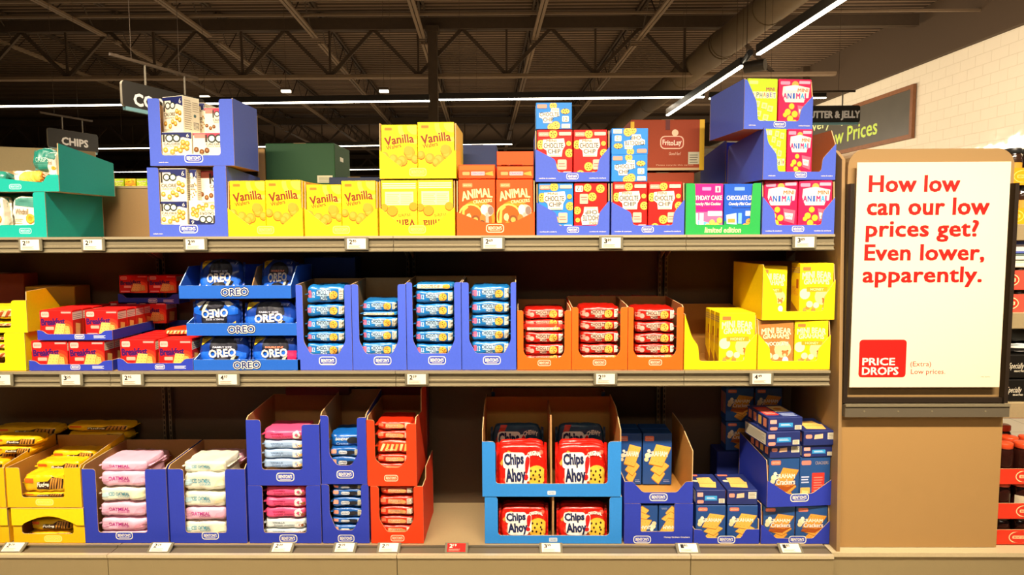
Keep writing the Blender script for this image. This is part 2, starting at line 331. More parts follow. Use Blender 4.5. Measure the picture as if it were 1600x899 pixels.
def f_bear(A, choc=False):
    A.rect(.08, .88, .32, .95, P('e87838'), .02)
    o = P('8a4a18') if choc else P('b07810')
    A.text('MINI BEAR', .5, .78, .86, .12, P('fdf0b4'), o, .05, .035, arch=.25); A.text('GRAHAMS', .5, .67, .76, .1, P('fdf0b4'), o, .05, .035, arch=.2)
    A.circ(.15, .45, .16, P('fdf4b8' if not choc else 'f8dcb0')); A.circ(.7, .4, .25, P('fdec90' if not choc else 'f0c890'))
    if choc: A.text('CHOCOLATE', .5, .52, .72, .08, P('fdf0d4'), P('5a2a10'), .05, .03)
    else: A.rect(.2, .49, .84, .58, P('f0a020'), .03); A.text('HONEY', .52, .535, .4, .05, P('fdf0b4'))
    A.poly([(0,0),(1,0),(1,.08),(.5,.12),(0,.07)], P('8ab83c'))
    for x, z in ((.25,.2),(.42,.15),(.15,.12)): A.circ(x, z, .07, P('c88838')); A.circ(x, z+.05, .045, P('d09848'))
    A.circ(.3, .26, .1, P('f0e0b0')); A.circ(.5, .24, .09, P('f4e4b8'))
    A.circ(.7, .36, .03, P('a85c20')); A.circ(.84, .37, .03, P('a85c20')); A.circ(.77, .31, .09, P('c8783a')); A.circ(.76, .28, .045, P('f0c890')); A.circ(.78, .16, .09, P('f0f0f4'), .12)
def f_bear_choc(A):
    A.rect(0, .0, 1, 1, P('b07838')); f_bear(A, True)
def f_bear_side(A):
    for k in range(3): A.rect(0, .84+.04*k, 1, .86+.04*k, P('c8a468'))
    A.text('GRAHAMS', .4, .5, .5, .3, P('e8a030'), rot=math.pi/2); A.rect(.6, .55, .85, .72, P('b85a18'), .03); A.poly([(0,0),(1,0),(1,.1),(0,.3)], P('a87018'))
def _graham(A, cin):
    A.rect(.06, .86, .38, .96, P('f07c5c'), .04); A.text('BENTON\'S', .22, .91, .24, .035, P('f8d8c8'))
    m = P('eeb850') if not cin else P('e6a040')
    A.biscuit([(.3,.14),(.55,.02),(.78,.22),(.55,.34)], (3, 2), m); A.biscuit([(.26,.3),(.6,.18),(.92,.38),(.6,.5)], (3, 2), m)
    A.biscuit([(.2,.42),(.68,.36),(.98,.74),(.46,.8)], (4, 3), m)
    if cin: A.poly([(.16,.3),(.6,.26),(.9,.42),(.6,.36),(.2,.38)], P('a85018'))
    A.circ(.16, .58, .1, P('f4e0b8')); A.circ(.12, .5, .08, P('f0d4a0')); A.circ(.2, .67, .06, P('fbf0d8'))
    A.text('GRAHAM', .52, .6, .66, .1, P('fdf4dc'), P('c87818'), .04, .03, arch=.15)
    if cin: A.text('Crackers', .55, .48, .62, .12, P('fbeee0'), P('b84a18'), .05, .03); A.text('CINNAMON', .55, .39, .42, .05, P('c04a10'))
    A.lines(.72, .94, .06, .12, 2, P('a8b4e0'))
def f_graham(A): _graham(A, False)
def f_graham_c(A): _graham(A, True)
def f_graham_back(A):
    A.rect(.04, .84, .36, .94, P('d88878'), .04); A.text('CRACKERS', .72, .88, .44, .07, P('b8a090')); A.rect(.4, .14, .82, .66, P('d83a30'), .02); A.lines(.46, .76, .2, .6, 7, P('f08878'), .4)
    A.rect(.02, .06, .34, .34, P('e8b860'), .03); A.poly([(.06,.12),(.3,.16),(.28,.26),(.08,.28)], P('f4d890')); A.lines(.04, .3, .44, .62, 3, P('c8d0f0'), .5)
def f_graham_end(A):
    A.rect(.05, .5, .24, .78, P('f09a84'), .04); A.poly([(.3,.45),(.56,.5),(.56,.82),(.32,.76)], P('f4c49c'))
    A.rect(.7, .42, .97, .88, P('f4ecd0')); A.lines(.72, .95, .46, .86, 7, P('6a6450'), .45)
def f_graham_end2(A):
    A.rect(.04, .55, .24, .85, P('f0b0a0'), .02); A.rect(.3, .34, .72, .62, P('3aa0e0'), .02); A.poly([(.3,.34),(.26,.28),(.74,.28),(.72,.34)], P('2a80c8')); A.lines(.36, .66, .4, .56, 2, P('d0e8f8'), .5)
    A.rect(.78, .1, .98, .42, P('f4ecd0')); A.lines(.8, .96, .12, .4, 6, P('6a6450'), .45); A.rect(.04, .08, .26, .32, P('f09a84'), .04)
def f_graham_top(A):
    A.biscuit([(.2,.2),(.75,.15),(.88,.5),(.3,.56)], (4, 2)); A.biscuit([(.25,.42),(.82,.4),(.78,.78),(.3,.76)], (4, 2)); A.circ(.18, .55, .1, P('f4e0b8')); A.rect(.05, .86, .4, .95, P('f07c5c'), .03)
def f_graham_top2(A):
    A.rect(.05, .2, .45, .85, P('e03c30')); A.lines(.1, .4, .3, .75, 5, P('f4b0a0'), .4); A.rect(.5, .45, .95, .9, P('f4dc90')); A.circ(.7, .68, .12, P('d88a28')); A.lines(.5, .95, .12, .36, 4, P('b8c8f0'), .4)
def f_graham_side(A):
    for k in range(4): A.rect(.05+k*.24, .2, .2+k*.24, .85, P('f0906c') if k != 2 else P('eeb850'))
def f_graham_side2(A):
    A.rect(.03, .1, .97, .9, P('ece4c8')); A.lines(.08, .9, .18, .82, 6, P('9a9484'), .4)
# carton kinds: base colour, front, right side, top, left side
KIND = {
 'vanilla': (M('ffd90a', .5), f_vanilla, None, None, None), 'vanilla_back': (M('ffdc20', .5), f_vanilla_back, None, None, None),
 'animal': (M('f2500c', .5), f_animal, None, None, None), 'animal_end': (M('f2500c', .5), f_animal_end, None, None, None),
 'chip_red': (M('dc1812', .45), f_chip_red, None, None, None), 'chip_blue': (M('2a86dc', .45), f_chip_blue, None, None, None), 'chip_side': (M('2a86dc', .45), f_chip_side, None, None, None),
 'pink': (M('e81450', .45), _animalpink, None, None, None), 'alphabet': (M('b8d820', .45), f_alphabet, None, None, None),
 'cake': (M('c81884', .45), f_cake, None, None, None), 'choco': (M('1c58c8', .45), f_choco, None, None, None),
 'cal': (M('f6ecd2', .5), f_cal, f_cal_side, None, f_cal_side), 'calp': (M('f6ecd2', .5), f_calp, f_cal_side, None, f_cal_side),
 'break': (M('d81410', .5), f_break, f_break_side, None, f_break_side),
 'bear': (M('ffd60c', .5), f_bear, f_bear_side, None, f_bear_side), 'bear_choc': (M('c08844', .5), f_bear_choc, f_bear_side, None, None),
 'graham': (M('1e4a8c', .5), f_graham, None, None, None), 'graham_c': (M('24508e', .5), f_graham_c, None, None, f_graham_side), 'graham_back': (M('24508e', .5), f_graham_back, None, None, None),
 'graham_lie': (M('24306e', .5), f_graham_end, None, f_graham_top, f_graham_side), 'graham_lie2': (M('24306e', .5), f_graham_end2, None, f_graham_top, f_graham_side2),
 'graham_lie3': (M('24306e', .5), f_graham_end2, None, f_graham_top2, f_graham_side),
}
CACHE = {}
def carton_mesh(kind, w, h, d):
    k = (kind, round(w, 3), round(h, 3), round(d, 3))
    if k in CACHE: return CACHE[k]
    base, ff, fr, ft, fl = KIND[kind]; mb = MB(); mb.rbox(-w/2, w/2, 0, d, 0, h, base, .0015)
    lp = M('00000', .8) if False else base
    for fn, aw, ah, put_ in ((ff, w, h, front), (fr, d, h, right), (ft, w, d, top), (fl, d, h, left)):
        if fn: A = Art(aw*.985, ah*.985); fn(A); put_(mb, A, w, h, d)
    CACHE[k] = mb.mesh('food_carton'); return CACHE[k]
# ---- soft packs ----------------------------------------------------------
def s_chip(A, red):
    A.rect(.02, .3, .14, .75, P('e86a8c') if not red else P('f0907c'), .01)
    A.text('12', .2, .5, .07, .35, P('d8ecf8')) if not red else A.circ(.18, .4, .06, P('f4a090'))
    o = P('b4d4ec') if not red else P('ecb49c')
    A.rect(.28, .42, .66, .8, o, .03); A.rect(.38, .16, .56, .5, o, .02)
    A.text('CHOCO\'R' if 0 else 'CHOCLTE', .46, .62, .38, .3, INK['dk'] if red else P('2c3c60'), off=.02); A.text('CHIP', .47, .28, .18, .24, INK['dk'] if red else P('2c3c60'), off=.02)
    A.cookie(.73, .48, .1, P('f2b040')); A.cookie(.68, .34, .05, P('f6c860'))
    A.rect(.87, .2, .98, .86, P('f0ead8')); A.lines(.88, .97, .26, .8, 5, P('6a6a60'), .5)
def s_chip_edge(A):
    A.rect(.06, .2, .96, .85, P('f4e4c4')); A.text('CHOCLTE CHIP', .4, .5, .5, .4, INK['dk']); A.circ(.82, .5, .1, P('f2b040'), .06)
def s_fudge(A):
    A.rect(.05, .55, .26, .8, P('f0661c'), .02); A.poly([(.34,.2),(.62,.15),(.95,.2),(.97,.75),(.7,.88),(.6,.62),(.36,.6)], P('3a1e0c'))
    A.text('Fudge', .49, .4, .27, .34, WHITE, off=.03, shear=.2)
    for k in range(5): A.poly([(.64+k*.062,.18),(.67+k*.062,.18),(.73+k*.055,.8),(.69+k*.055,.84)], P('c88a34'))
def s_duet(A):
    A.text('Shortbread', .28, .6, .5, .28, P('5a2a50'), shear=.3); A.poly([(.5,.2),(.92,.3),(.94,.7),(.6,.72)], P('f0c890'))
    for k in range(3): A.poly([(.5+k*.13,.15),(.55+k*.13,.15),(.66+k*.12,.75),(.6+k*.12,.8)], P('a84a18'))
    A.rect(.9, .3, .98, .8, P('e0d890'))
def s_oat(A, pink):
    c = P('b02080') if pink else P('48a0b8')
    A.text('OATMEAL' if pink else 'ICED OATMEAL', .42, .55, .44, .26, c, off=.02); A.text('COOKIES', .52, .34, .25, .1, c)
    A.poly([(.72,.2),(.96,.3),(.94,.7),(.8,.6)], P('f0a8c0') if pink else P('f4ecc0')); A.poly([(.05,.3),(.22,.4),(.2,.7),(.06,.6)], P('f4b8d0') if pink else P('c4e4e8'))
    A.lines(.06, .2, .3, .6, 3, P('c080a8') if pink else P('a8c4c4'), .3)
def s_wafer(A, k):
    c = P({'p':'9a0c3c','b':'5c7498','w':'50646c'}[k]); A.text('VANILLA' if k != 'p' else 'WAFERS', .35, .62, .3, .16, c, off=.02); A.text('SUGAR WAFERS', .48, .36, .5, .16, c, off=.01)
    x = .82
    for a in range(5): A.circ(x+.06*math.cos(a*1.26), .5+.32*math.sin(a*1.26), .035, P('f8e4dc'), .05, rot=a*1.26)
    A.circ(x+.04, .36, .03, P('5a3018'), .05); A.poly([(.9,.2),(.98,.3),(.97,.55),(.88,.45)], P('8a5028') if k != 'b' else P('e8b060'))
def s_sand(A, pinkc='f09a84'):
    A.rect(.02, .35, .22, .8, P(pinkc), .03); A.circ(.62, .42, .17, P('14141c'), .07); A.circ(.72, .5, .14, P('24242c'), .06)
    A.rect(.3, .3, .58, .68, P('dfe4e8'), .04); A.text('Sandwich', .44, .5, .25, .22, P('30406c')); A.rect(.84, .2, .98, .82, P('d8d4c0')); A.lines(.85, .97, .26, .78, 4, P('8a887c'), .5)
def s_sandtop(A):
    A.text('SANDWICH', .5, .62, .62, .2, WHITE, off=.03, shear=.25); A.circ(.78, .5, .2, P('20242c'), .12); A.text('Creme', .42, .24, .4, .2, P('bcd8f4'))
def s_oran(A):
    A.rect(.04, .4, .2, .8, P('f07850'), .02); A.rect(.26, .25, .7, .75, P('e8905c'), .03); A.text('Duplex', .46, .55, .34, .26, P('f8dcb0'), P('8a1a10'), .05); A.text('Creme', .5, .32, .26, .14, P('f8e0a0'))
    A.circ(.7, .45, .1, P('d8a060'), .06); A.rect(.82, .2, .97, .82, P('e8d8bc')); A.lines(.83, .96, .26, .78, 4, P('8a7868'), .5)
def s_oran_tilt(A):
    for k in range(6): A.poly([(.1+k*.14,.2),(.16+k*.14,.2),(.26+k*.13,.75),(.18+k*.13,.78)], P('f4c060' if k % 2 else 'f8dc98'))
    A.text('Creme', .4, .3, .3, .2, P('fbe8a0'))
def _oreo(A, b2, double=False):
    A.circ(.52, .62, .3, P('0c1228'), n=22); A.circ(.52, .6, .26, P('2a2a34'), n=22)
    A.poly([(0,0),(1,0),(1,.42),(.75,.52),(.4,.5),(0,.46)], P('1464dc'))
    A.poly([(.08,.12),(.2,.2),(.34,.04),(.7,.04),(.86,.22),(.94,.12),(.8,0),(.2,0)], WHITE)
    A.circ(.5, .1, .22, P('15151c'), .16); A.circ(.5, .08, .18, P('3a3a44'), .12)
    A.poly([(.62,.02),(.68,.02),(.8,.34),(.74,.38)], P('e8dcb8')); A.poly([(.68,.02),(.72,.02),(.86,.3),(.8,.34)], P('15151c'))
    A.poly([(.04,.97),(.3,.97),(.04,.68)], P('f2c41c')); A.lines(.07, .18, .84, .93, 2, P('7a5a10'), .4); A.text('7', .9, .88, .06, .1, P('c0cce8')); A.text('SIZE', .8, .88, .1, .06, P('a0acd8'))
    A.text('DOUBLE STUF' if double else 'FAMILY SIZE', .5, .62, .4, .06, P('f4906c') if double else P('c8cce0'), off=.03)
    A.text('OREO', .5, .42, .58, .26, WHITE, P('0c1f70'), .07, .035, rot=.06)
def s_oreo(A): _oreo(A, 0)
def s_oreod(A): _oreo(A, 0, True)
def s_oreop(A): _oreo(A, 0, True); A.rect(.8, .02, .99, .5, P('f0205c'))
def _ahoy(A, blue):
    if not blue:
        for k in range(26): a = random.random(); b = random.random(); A.circ(a, b, .012+.015*random.random(), P('f4441c'), n=6)
        A.circ(.16, .25, .06, P('f06a50'), n=10); A.circ(.93, .86, .05, P('f06a50'), n=10)
        A.poly([(.02,.62),(.2,.9),(.26,.88),(.06,.56)], P('f0a040'))
    else:
        for k in range(20): a = random.random(); b = random.random(); A.circ(a, b, .012, P('2c6c94'), n=6)
        A.poly([(0,.5),(.16,1),(.3,1),(.04,.4)], P('c8341c'))
    A.circ(.83, .34, .235, P('a85a14'), n=20); A.circ(.83, .35, .22, P('f2bc3c'), n=20)
    for a, q in ((.2,.4),(.9,.8),(1.7,.5),(2.4,.85),(3,.35),(3.7,.75),(4.4,.5),(5.2,.8),(5.9,.55)): A.circ(.82+.18*q*math.cos(a), .35+.18*q*math.sin(a)*A.w/A.h, .022, P('2a1208'), n=6, ry=.03)
    A.rect(.09, .5, .57, .86, P('fbf6ea'), .07); A.rect(.14, .12, .62, .54, P('fbf6ea'), .07); A.rect(.55, .22, .68, .8, P('fbf6ea'), .05)
    A.text('CHEWY' if blue else 'ORIGINAL', .78, .8, .3, .09, P('f4f0e4'), off=.05, arch=.5)
    A.text('Chips', .33, .68, .42, .3, P('1c2450'), None, .11, .045, rot=.06); A.text('!', .615, .51, .06, .48, P('c81414'), None, .08, .04, rot=-.1)
    A.text('Ahoy', .37, .32, .42, .36, P('1c2450'), None, .11, .045, rot=.06)
def s_ahoy(A): _ahoy(A, False)
def s_ahoyb(A): _ahoy(A, True)
def s_teal(A):
    A.rect(0, .02, 1, .24, P('9adccc')); A.poly([(0,.8),(1,.72),(1,1),(0,1)], P('4a8a7c')); A.text('Windmill', .4, .62, .5, .16, P('8a6a3c'), shear=.2)
    A.circ(.72, .42, .2, P('c87c18')); A.circ(.72, .43, .18, P('f4b43c')); A.circ(.72, .43, .1, P('e89c28')); A.lines(.08, .4, .3, .46, 3, P('d8c8a0'), .35)
def s_teal2(A):
    for k in range(5): A.circ(.42+k*.12, .45+.03*k, .16, P('c07a1c'), .2); A.circ(.41+k*.12, .46+.03*k, .145, P('f6b844'), .18)
    A.text('Oats', .14, .7, .2, .12, P('7a5a34'))
def s_tealtop(A):
    A.text('CRISPS', .5, .5, .6, .2, P('c8e8dc')); A.lines(.1, .9, .2, .4, 3, P('6ab8a4'), .4)
def s_foil(A):
    A.poly([(.05,.7),(.5,.85),(.9,.6),(.6,.5),(.2,.55)], P('d8d4cc')); A.poly([(.3,.2),(.8,.35),(.95,.2),(.5,.1)], P('c8c4bc')); A.poly([(0,.9),(.4,.97),(.9,.9),(.5,.86)], P('e8e4dc'))
PACK = {
 'chip': (FOIL('1a78c4'), lambda A: s_chip(A, 0)), 'chip_edge': (FOIL('2a86cc'), s_chip_edge),
 'chipr': (FOIL('c4180c'), lambda A: s_chip(A, 1)), 'chipr_edge': (FOIL('d8281c'), s_chip_edge),
 'fudge': (FOIL('f6c414'), s_fudge), 'duet': (FOIL('fbe020'), s_duet), 'oatp': (FOIL('f0bcd4'), lambda A: s_oat(A, 1)), 'oatw': (FOIL('ecead4'), lambda A: s_oat(A, 0)),
 'wafp': (FOIL('ec5484'), lambda A: s_wafer(A, 'p')), 'wafb': (FOIL('a8c4e8'), lambda A: s_wafer(A, 'b')), 'wafw': (FOIL('e4ecec'), lambda A: s_wafer(A, 'w')),
 'sand': (FOIL('1c5ca8'), s_sand), 'sandtop': (FOIL('1464bc'), s_sandtop), 'oran': (FOIL('d42c10'), s_oran), 'oran_tilt': (FOIL('e03c14'), s_oran_tilt),
 'oreo': (FOIL('143c98'), s_oreo), 'oreod': (FOIL('143c98'), s_oreod), 'oreop': (FOIL('143c98'), s_oreop),
 'ahoy': (FOIL('dc1c10'), s_ahoy), 'ahoyb': (FOIL('184868'), s_ahoyb), 'teal': (FOIL('f4eed8'), s_teal), 'teal2': (FOIL('f6eedc'), s_teal2), 'tealtop': (FOIL('2a8a78'), s_tealtop), 'foil': (FOIL('1c1a18'), s_foil),
}
def pack_mesh(kind, w, h, d, seed=0, n=5.0, fins=True):
    k = (kind, round(w, 3), round(h, 3), round(d, 3), seed, n)
    if k in CACHE: return CACHE[k]
    base, fn = PACK[kind]; NX, NZ, NY = 18, 7 if h < .08 else 14, 6
    amp = min(.006, .065*min(h, d)+.0008); off = Vector((seed*3.7, 1.3, 2.1))
    def sup(p):
        q = (abs(p[0])**n+abs(p[1])**4+abs(p[2])**3.2)**(1/4.2); q = max(abs(p[0]), abs(p[1]), abs(p[2]))/max(.25, (abs(p[0])**n+abs(p[1])**n+abs(p[2])**n)**(1/n))
        return p*q
    mb = MB()
    def wr(p):
        f = noise.noise(Vector((p.x*26, p.z*34, p.y*20))+off)*amp*1.3+noise.noise(Vector((p.x*70, p.z*22, p.y*40))+off*2)*amp*.7
        e = max(0, (abs(p.x)/(w/2)-.75)/.25); f += e*math.sin(p.z*420+p.y*260)*amp*.45
        return f
    def pt(a, b, c):
        p = sup(Vector((a, b, c))); t = 1-.42*max(0, (abs(p.x)-.84)/.16)**2 if fins else 1     # thickness pinches toward the sealed ends
        q = Vector((p.x*w/2, p.y*d/2*t, p.z*h/2*t)); nn = Vector((p.x**3, p.y**5*1.2+1e-5, p.z**5*1.2)).normalized(); return q+nn*wr(q)
    def face(na, nb, fn_):
        vs = [fn_(-1+2*i/na, -1+2*j/nb) for j in range(nb+1) for i in range(na+1)]
        fs = [(j*(na+1)+i, j*(na+1)+i+1, (j+1)*(na+1)+i+1, (j+1)*(na+1)+i) for j in range(nb) for i in range(na)]
        mb.add(vs, fs, base, True)
    face(NX, NZ, lambda a, b: pt(a, -1, b)); face(NX, NZ, lambda a, b: pt(-a, 1, b))
    face(NX, NY, lambda a, b: pt(a, b, 1)); face(NX, NY, lambda a, b: pt(a, -b, -1))
    face(NY, NZ, lambda a, b: pt(1, a, b)); face(NY, NZ, lambda a, b: pt(-1, -a, b))
    if fins:                                        # crimped seal at each end
        for sg in (-1, 1):
            xs = w/2*sg; L = .0055*sg; m_ = 12; hh = h*.43 if h >= d else h*.3; dd = d*.43 if d > h else d*.3
            a = []
            for i in range(m_+1):
                t = -1+2*i/m_; zz = .0012*(1 if i % 2 else -1)
                a += [Vector((xs-.006*sg, zz, t*hh)), Vector((xs+L, zz, t*hh*.97))] if h >= d else [Vector((xs-.006*sg, t*dd, zz)), Vector((xs+L, t*dd*.97, zz))]
            mb.add(a, [(2*i, 2*i+1, 2*i+3, 2*i+2) for i in range(m_)], base)
    bm_v = [Vector(v) for v in mb.v]; bvh = BVHTree.FromPolygons(bm_v, mb.f)
    A = Art(w*.94, h*.94, True); fn(A)
    for vs, fs, m, L in A.items:
        bm = bmesh.new(); bv = [bm.verts.new((x, 0, z)) for x, z in vs]
        for f in fs:
            try: bm.faces.new([bv[i] for i in f])
            except ValueError: pass
        bmesh.ops.triangulate(bm, faces=bm.faces[:])
        for _ in range(3):
            es = [e for e in bm.edges if e.calc_length() > .010]
            if not es: break
            bmesh.ops.subdivide_edges(bm, edges=es, cuts=1); bmesh.ops.triangulate(bm, faces=[f for f in bm.faces if len(f.verts) > 3])
        bm.verts.ensure_lookup_table(); out = []
        for v in bm.verts:
            z = v.co.z-h*.47
            hit = bvh.ray_cast(Vector((v.co.x, -1, z)), Vector((0, 1, 0)))[0]
            out.append((v.co.x, (hit.y if hit else 0)-.001-L*.00032, z))
        bm.verts.index_update(); mb.add(out, [[v.index for v in f.verts] for f in bm.faces], m, False); bm.free()
    mb.v = [(x, y+d/2, z+h/2) for x, y, z in mb.v]
    CACHE[k] = mb.mesh('soft_pack'); return CACHE[k]

# ---- placing things seen from the aisle: pixel rectangles on a plane of known distance --------
def rect(u0, u1, v0, v1, Y, z0=None):
    vm = (v0+v1)/2; a = WP(u0, vm, Y); b = WP(u1, vm, Y); um = (u0+u1)/2
    zt = WP(um, v0, Y).z; zb = WP(um, v1, Y).z if z0 is None else z0
    return (a.x+b.x)/2, b.x-a.x, zb, zt-zb
def put(kind, u0, u1, v0, v1, Y, d, label, cat, group=None, z0=None, rz=0, flip=0, tilt=0, name=None, seed=0, gap=.0012, n=5.0, yo=0):
    xc, w, zb, h = rect(u0, u1, v0, v1, Y, z0); w -= 2*gap; h -= gap; Y += yo
    if kind in KIND: me = carton_mesh(kind, w, h, d); nm = name or 'food_carton'
    else: me = pack_mesh(kind, w-.010, h-.0022, d, seed, n); Y = Y+.007; zb += .0012; nm = name or 'cookie_pack'
    o = bpy.data.objects.new(nm, me); COL.objects.link(o)
    if flip:
        M_ = Matrix.Translation((xc, Y, zb+h)) @ Matrix.Rotation(math.pi, 4, 'Y')
    else:
        M_ = Matrix.Translation((xc, Y, zb)) @ Matrix.Rotation(rz, 4, 'Z') @ Matrix.Rotation(-tilt, 4, 'X')
    o.matrix_world = M_; tag(o, label, cat, group); return o

# ---- printed display cases -------------------------------------------------
def rounded(pts, r, asp=1.0):
    """round the inner corners of a profile given in metres"""
    out = [pts[0]]
    for i in range(1, len(pts)-1):
        p, c, q = Vector(pts[i-1]), Vector(pts[i]), Vector(pts[i+1]); a = (p-c); b = (q-c)
        k = min(r, a.length*.45, b.length*.45)
        if k < 1e-4: out.append(pts[i]); continue
        A_, B_ = c+a.normalized()*k, c+b.normalized()*k
        for t in (0, .25, .5, .75, 1): out.append(tuple((1-t)**2*A_+2*t*(1-t)*c+t*t*B_))
    return out+[pts[-1]]
def badge(parent, x, z, w, h, style, text="BENTON'S", y=0):
    mb = MB(); ring, fill, ink = style; A = Art(w, h)
    A.rect(0, 0, 1, 1, ring, .16); A.rect(.045, .045*w/h, .955, 1-.045*w/h, fill, .14); A.rect(.1, .1*w/h, .9, 1-.1*w/h, ring, .1) if ink == fill else None
    A.rect(.2, .2, .8, .25, ink)
    A.stamp(mb, lambda a, b, o: (x+a, y-.0004-o, z+b)); bo = mb.build('logo_badge', parent)
    A = Art(w, h); A.L = 8; A.text(text, .5, .54, .74, .4, ink, off=.03); mb = MB(); A.stamp(mb, lambda a, b, o: (x+a, y-.0004-o, z+b)); mb.build('lettering', bo); return bo
def wordmark(parent, t, x, z, w, h, m, out=None, ow=.07, rot=0, shear=0, y=0, off=.02, name='lettering', sp=1.0):
    A = Art(w*2, h*3); A.text(t, .5, .5, .5, 1/3, m, out, ow, off, rot, shear, sp=sp); mb = MB(); A.stamp(mb, lambda a, b, o: (x+a, y-.0004-o, z+b-1.5*h)); return mb.build(name, parent)
BST = {'blue': (WHITE, P('2a44b8'), WHITE), 'yel': (P('f8e878'), P('fbe23c'), P('f8e878')), 'org': (P('fbd8b8'), P('f4560c'), P('fbd8b8')), 'teal': (P('b8ece0'), P('10b0a0'), P('b8ece0'))}
def case(u0, u1, v0, v1, Y, d, col, prof, label, z0=None, r=.012, lsid=None, rsid=None, hb=1.0, rz=0, bd=None, t=.004, name='display_case', group=None, inner=None, no=(), marks=True, edge=None, cat='box', stub=.0, lid=None):
    """prof: (x fraction, z fraction) along the cut top edge of the front; lsid/rsid: (depth fraction, z fraction) of the side's top edge"""
    xc, w, zb, h = rect(u0, u1, v0, v1, Y, z0); w -= .003
    if z0 is not None: zb += .001; h -= .002
    root = empty(name, (xc, Y, zb), rz); tag(root, label, cat, group); inner = inner or BROWN; edge = edge or EDGE
    pr = rounded([((a-.5)*w, b*h) for a, b in prof], r); x0, x1 = -w/2, w/2
    mb = MB(); mb.prism([(x0, 0), (x1, 0)]+pr[::-1], lambda a, b, k: (a, k, b), t, col, inner, edge); mb.build('front_panel', root)
    for side, pts, f in (('l', lsid, prof[0][1]), ('r', rsid, prof[-1][1])):
        if side in no: continue
        pts = pts or [(0, f), (1, max(hb, .01))]
        pl = [(t if i == 0 and s <= 0 else s*d, z*h) for i, (s, z) in enumerate(pts)]
        out = [(t, .0), (d-t, .0)]+[(min(s, d-t), z) for s, z in pl[::-1]]
        mb = MB(); X = x0 if side == 'l' else x1; sg = 1 if side == 'l' else -1
        q = out if side == 'r' else out[::-1]
        mb.prism(q, (lambda a, b, k: (X+sg*k, a, b)), t, col, inner, edge); mb.build('side_panel', root)
    if 'b' not in no:
        mb = MB(); mb.prism([(x1, 0), (x0, 0), (x0, hb*h), (x1, hb*h)], lambda a, b, k: (a, d-k, b), t, col, inner, edge); mb.build('back_panel', root)
    mb = MB(); mb.box(x0+t, x1-t, t, d-t, .0, t*.8, inner); mb.build('base_panel', root)
    if bd:
        st, fx, fz, bw, bh = bd; badge(root, (fx-.5)*w, fz*h-bh/2, bw, bh, BST[st] if isinstance(st, str) else st)
    return dict(root=root, xc=xc, w=w, z0=zb, h=h, zt=zb+h, Y=Y, d=d, t=t)
def small_print(c, x, z, w, m=WHITE, h=.005):
    A = Art(w, h); A.text('cookies & crackers', .5, .5, 1, 1, m, off=.02); mb = MB(); A.stamp(mb, lambda a, b, o: (x+a, -.0004-o, z+b)); return mb.build('lettering', c['root'])
def U(a, b, lip, hl=1, hr=1): return [(0, hl), (a, hl), (a, lip), (b, lip), (b, hr), (1, hr)]
def TR(a, a2, b2, b, mid, lip, hl=1, hr=1): return [(0, hl), (a, hl), (a, mid), (a2, lip), (b2, lip), (b, mid), (b, hr), (1, hr)]
def V(hs, a, b, lip, hr=None, s1=.0, s2=1.0): return [(0, hs), (a, lip), (b, lip), (1, hs if hr is None else hr)]
ORD = ['top', 'second', 'third', 'fourth', 'fifth', 'sixth', 'seventh']
def stack(items, c, Y, d, where, cat, group, u0, u1, seed0=0):
    """flat packs lying one above another in a case: (kind, v0, v1) from the top"""
    for i, it in enumerate(items):
        kind, v0, v1 = it[:3]; word = it[3]; ex = it[4] if len(it) > 4 else 0
        nm = ORD[i] if i < len(items)-1 else 'bottom'
        o = put(kind, u0+ex, u1+ex, v0, v1, Y+(it[5] if len(it) > 5 else 0), d, word+', '+nm+' '+where, cat, group, seed=(seed0+i) % 5, z0=None, name='cookie_pack')
# =============================== SETTING =====================================
def tile_mat(h, h2, sx, sy, rough, bump, name, axis=None, off=.5):
    m = bpy.data.materials.new(name); m.use_nodes = True; nt = m.node_tree; b = nt.nodes['Principled BSDF']; b.inputs['Roughness'].default_value = rough
    tc = nt.nodes.new('ShaderNodeTexCoord'); mp = nt.nodes.new('ShaderNodeMapping'); br = nt.nodes.new('ShaderNodeTexBrick')
    br.inputs['Scale'].default_value = 1; br.inputs['Brick Width'].default_value = sx; br.inputs['Row Height'].default_value = sy; br.inputs['Mortar Size'].default_value = .006
    br.offset = off; br.inputs['Color1'].default_value = (*srgb(h), 1); br.inputs['Color2'].default_value = (*srgb(h), 1); br.inputs['Mortar'].default_value = (*srgb(h2), 1)
    
    if axis:
        sp_ = nt.nodes.new('ShaderNodeSeparateXYZ'); cb = nt.nodes.new('ShaderNodeCombineXYZ'); nt.links.new(tc.outputs['Object'], sp_.inputs[0])
        nt.links.new(sp_.outputs['Y'], cb.inputs['X']); nt.links.new(sp_.outputs['Z'], cb.inputs['Y']); nt.links.new(cb.outputs[0], mp.inputs[0])
    else: nt.links.new(tc.outputs['Object'], mp.inputs[0])
    nt.links.new(mp.outputs[0], br.inputs[0]); nt.links.new(br.outputs['Color'], b.inputs['Base Color'])
    n = nt.nodes.new('ShaderNodeTexNoise'); n.inputs['Scale'].default_value = 2.2; nt.links.new(tc.outputs['Object'], n.inputs['Vector'])
    ad = nt.nodes.new('ShaderNodeMath'); ad.operation = 'SUBTRACT'; nt.links.new(n.outputs['Fac'], ad.inputs[0]); nt.links.new(br.outputs['Fac'], ad.inputs[1])
    bp = nt.nodes.new('ShaderNodeBump'); bp.inputs['Strength'].default_value = bump; bp.inputs['Distance'].default_value = .02; nt.links.new(ad.outputs[0], bp.inputs['Height']); nt.links.new(bp.outputs[0], b.inputs['Normal'])
    return m
mb = MB(); mb.box(-26, 14, -3, 46, -.1, 0, tile_mat('dccfb6', 'b4a68c', .6, .6, .35, .1, 'floor_tile', off=0)); struct(mb.build('floor'))
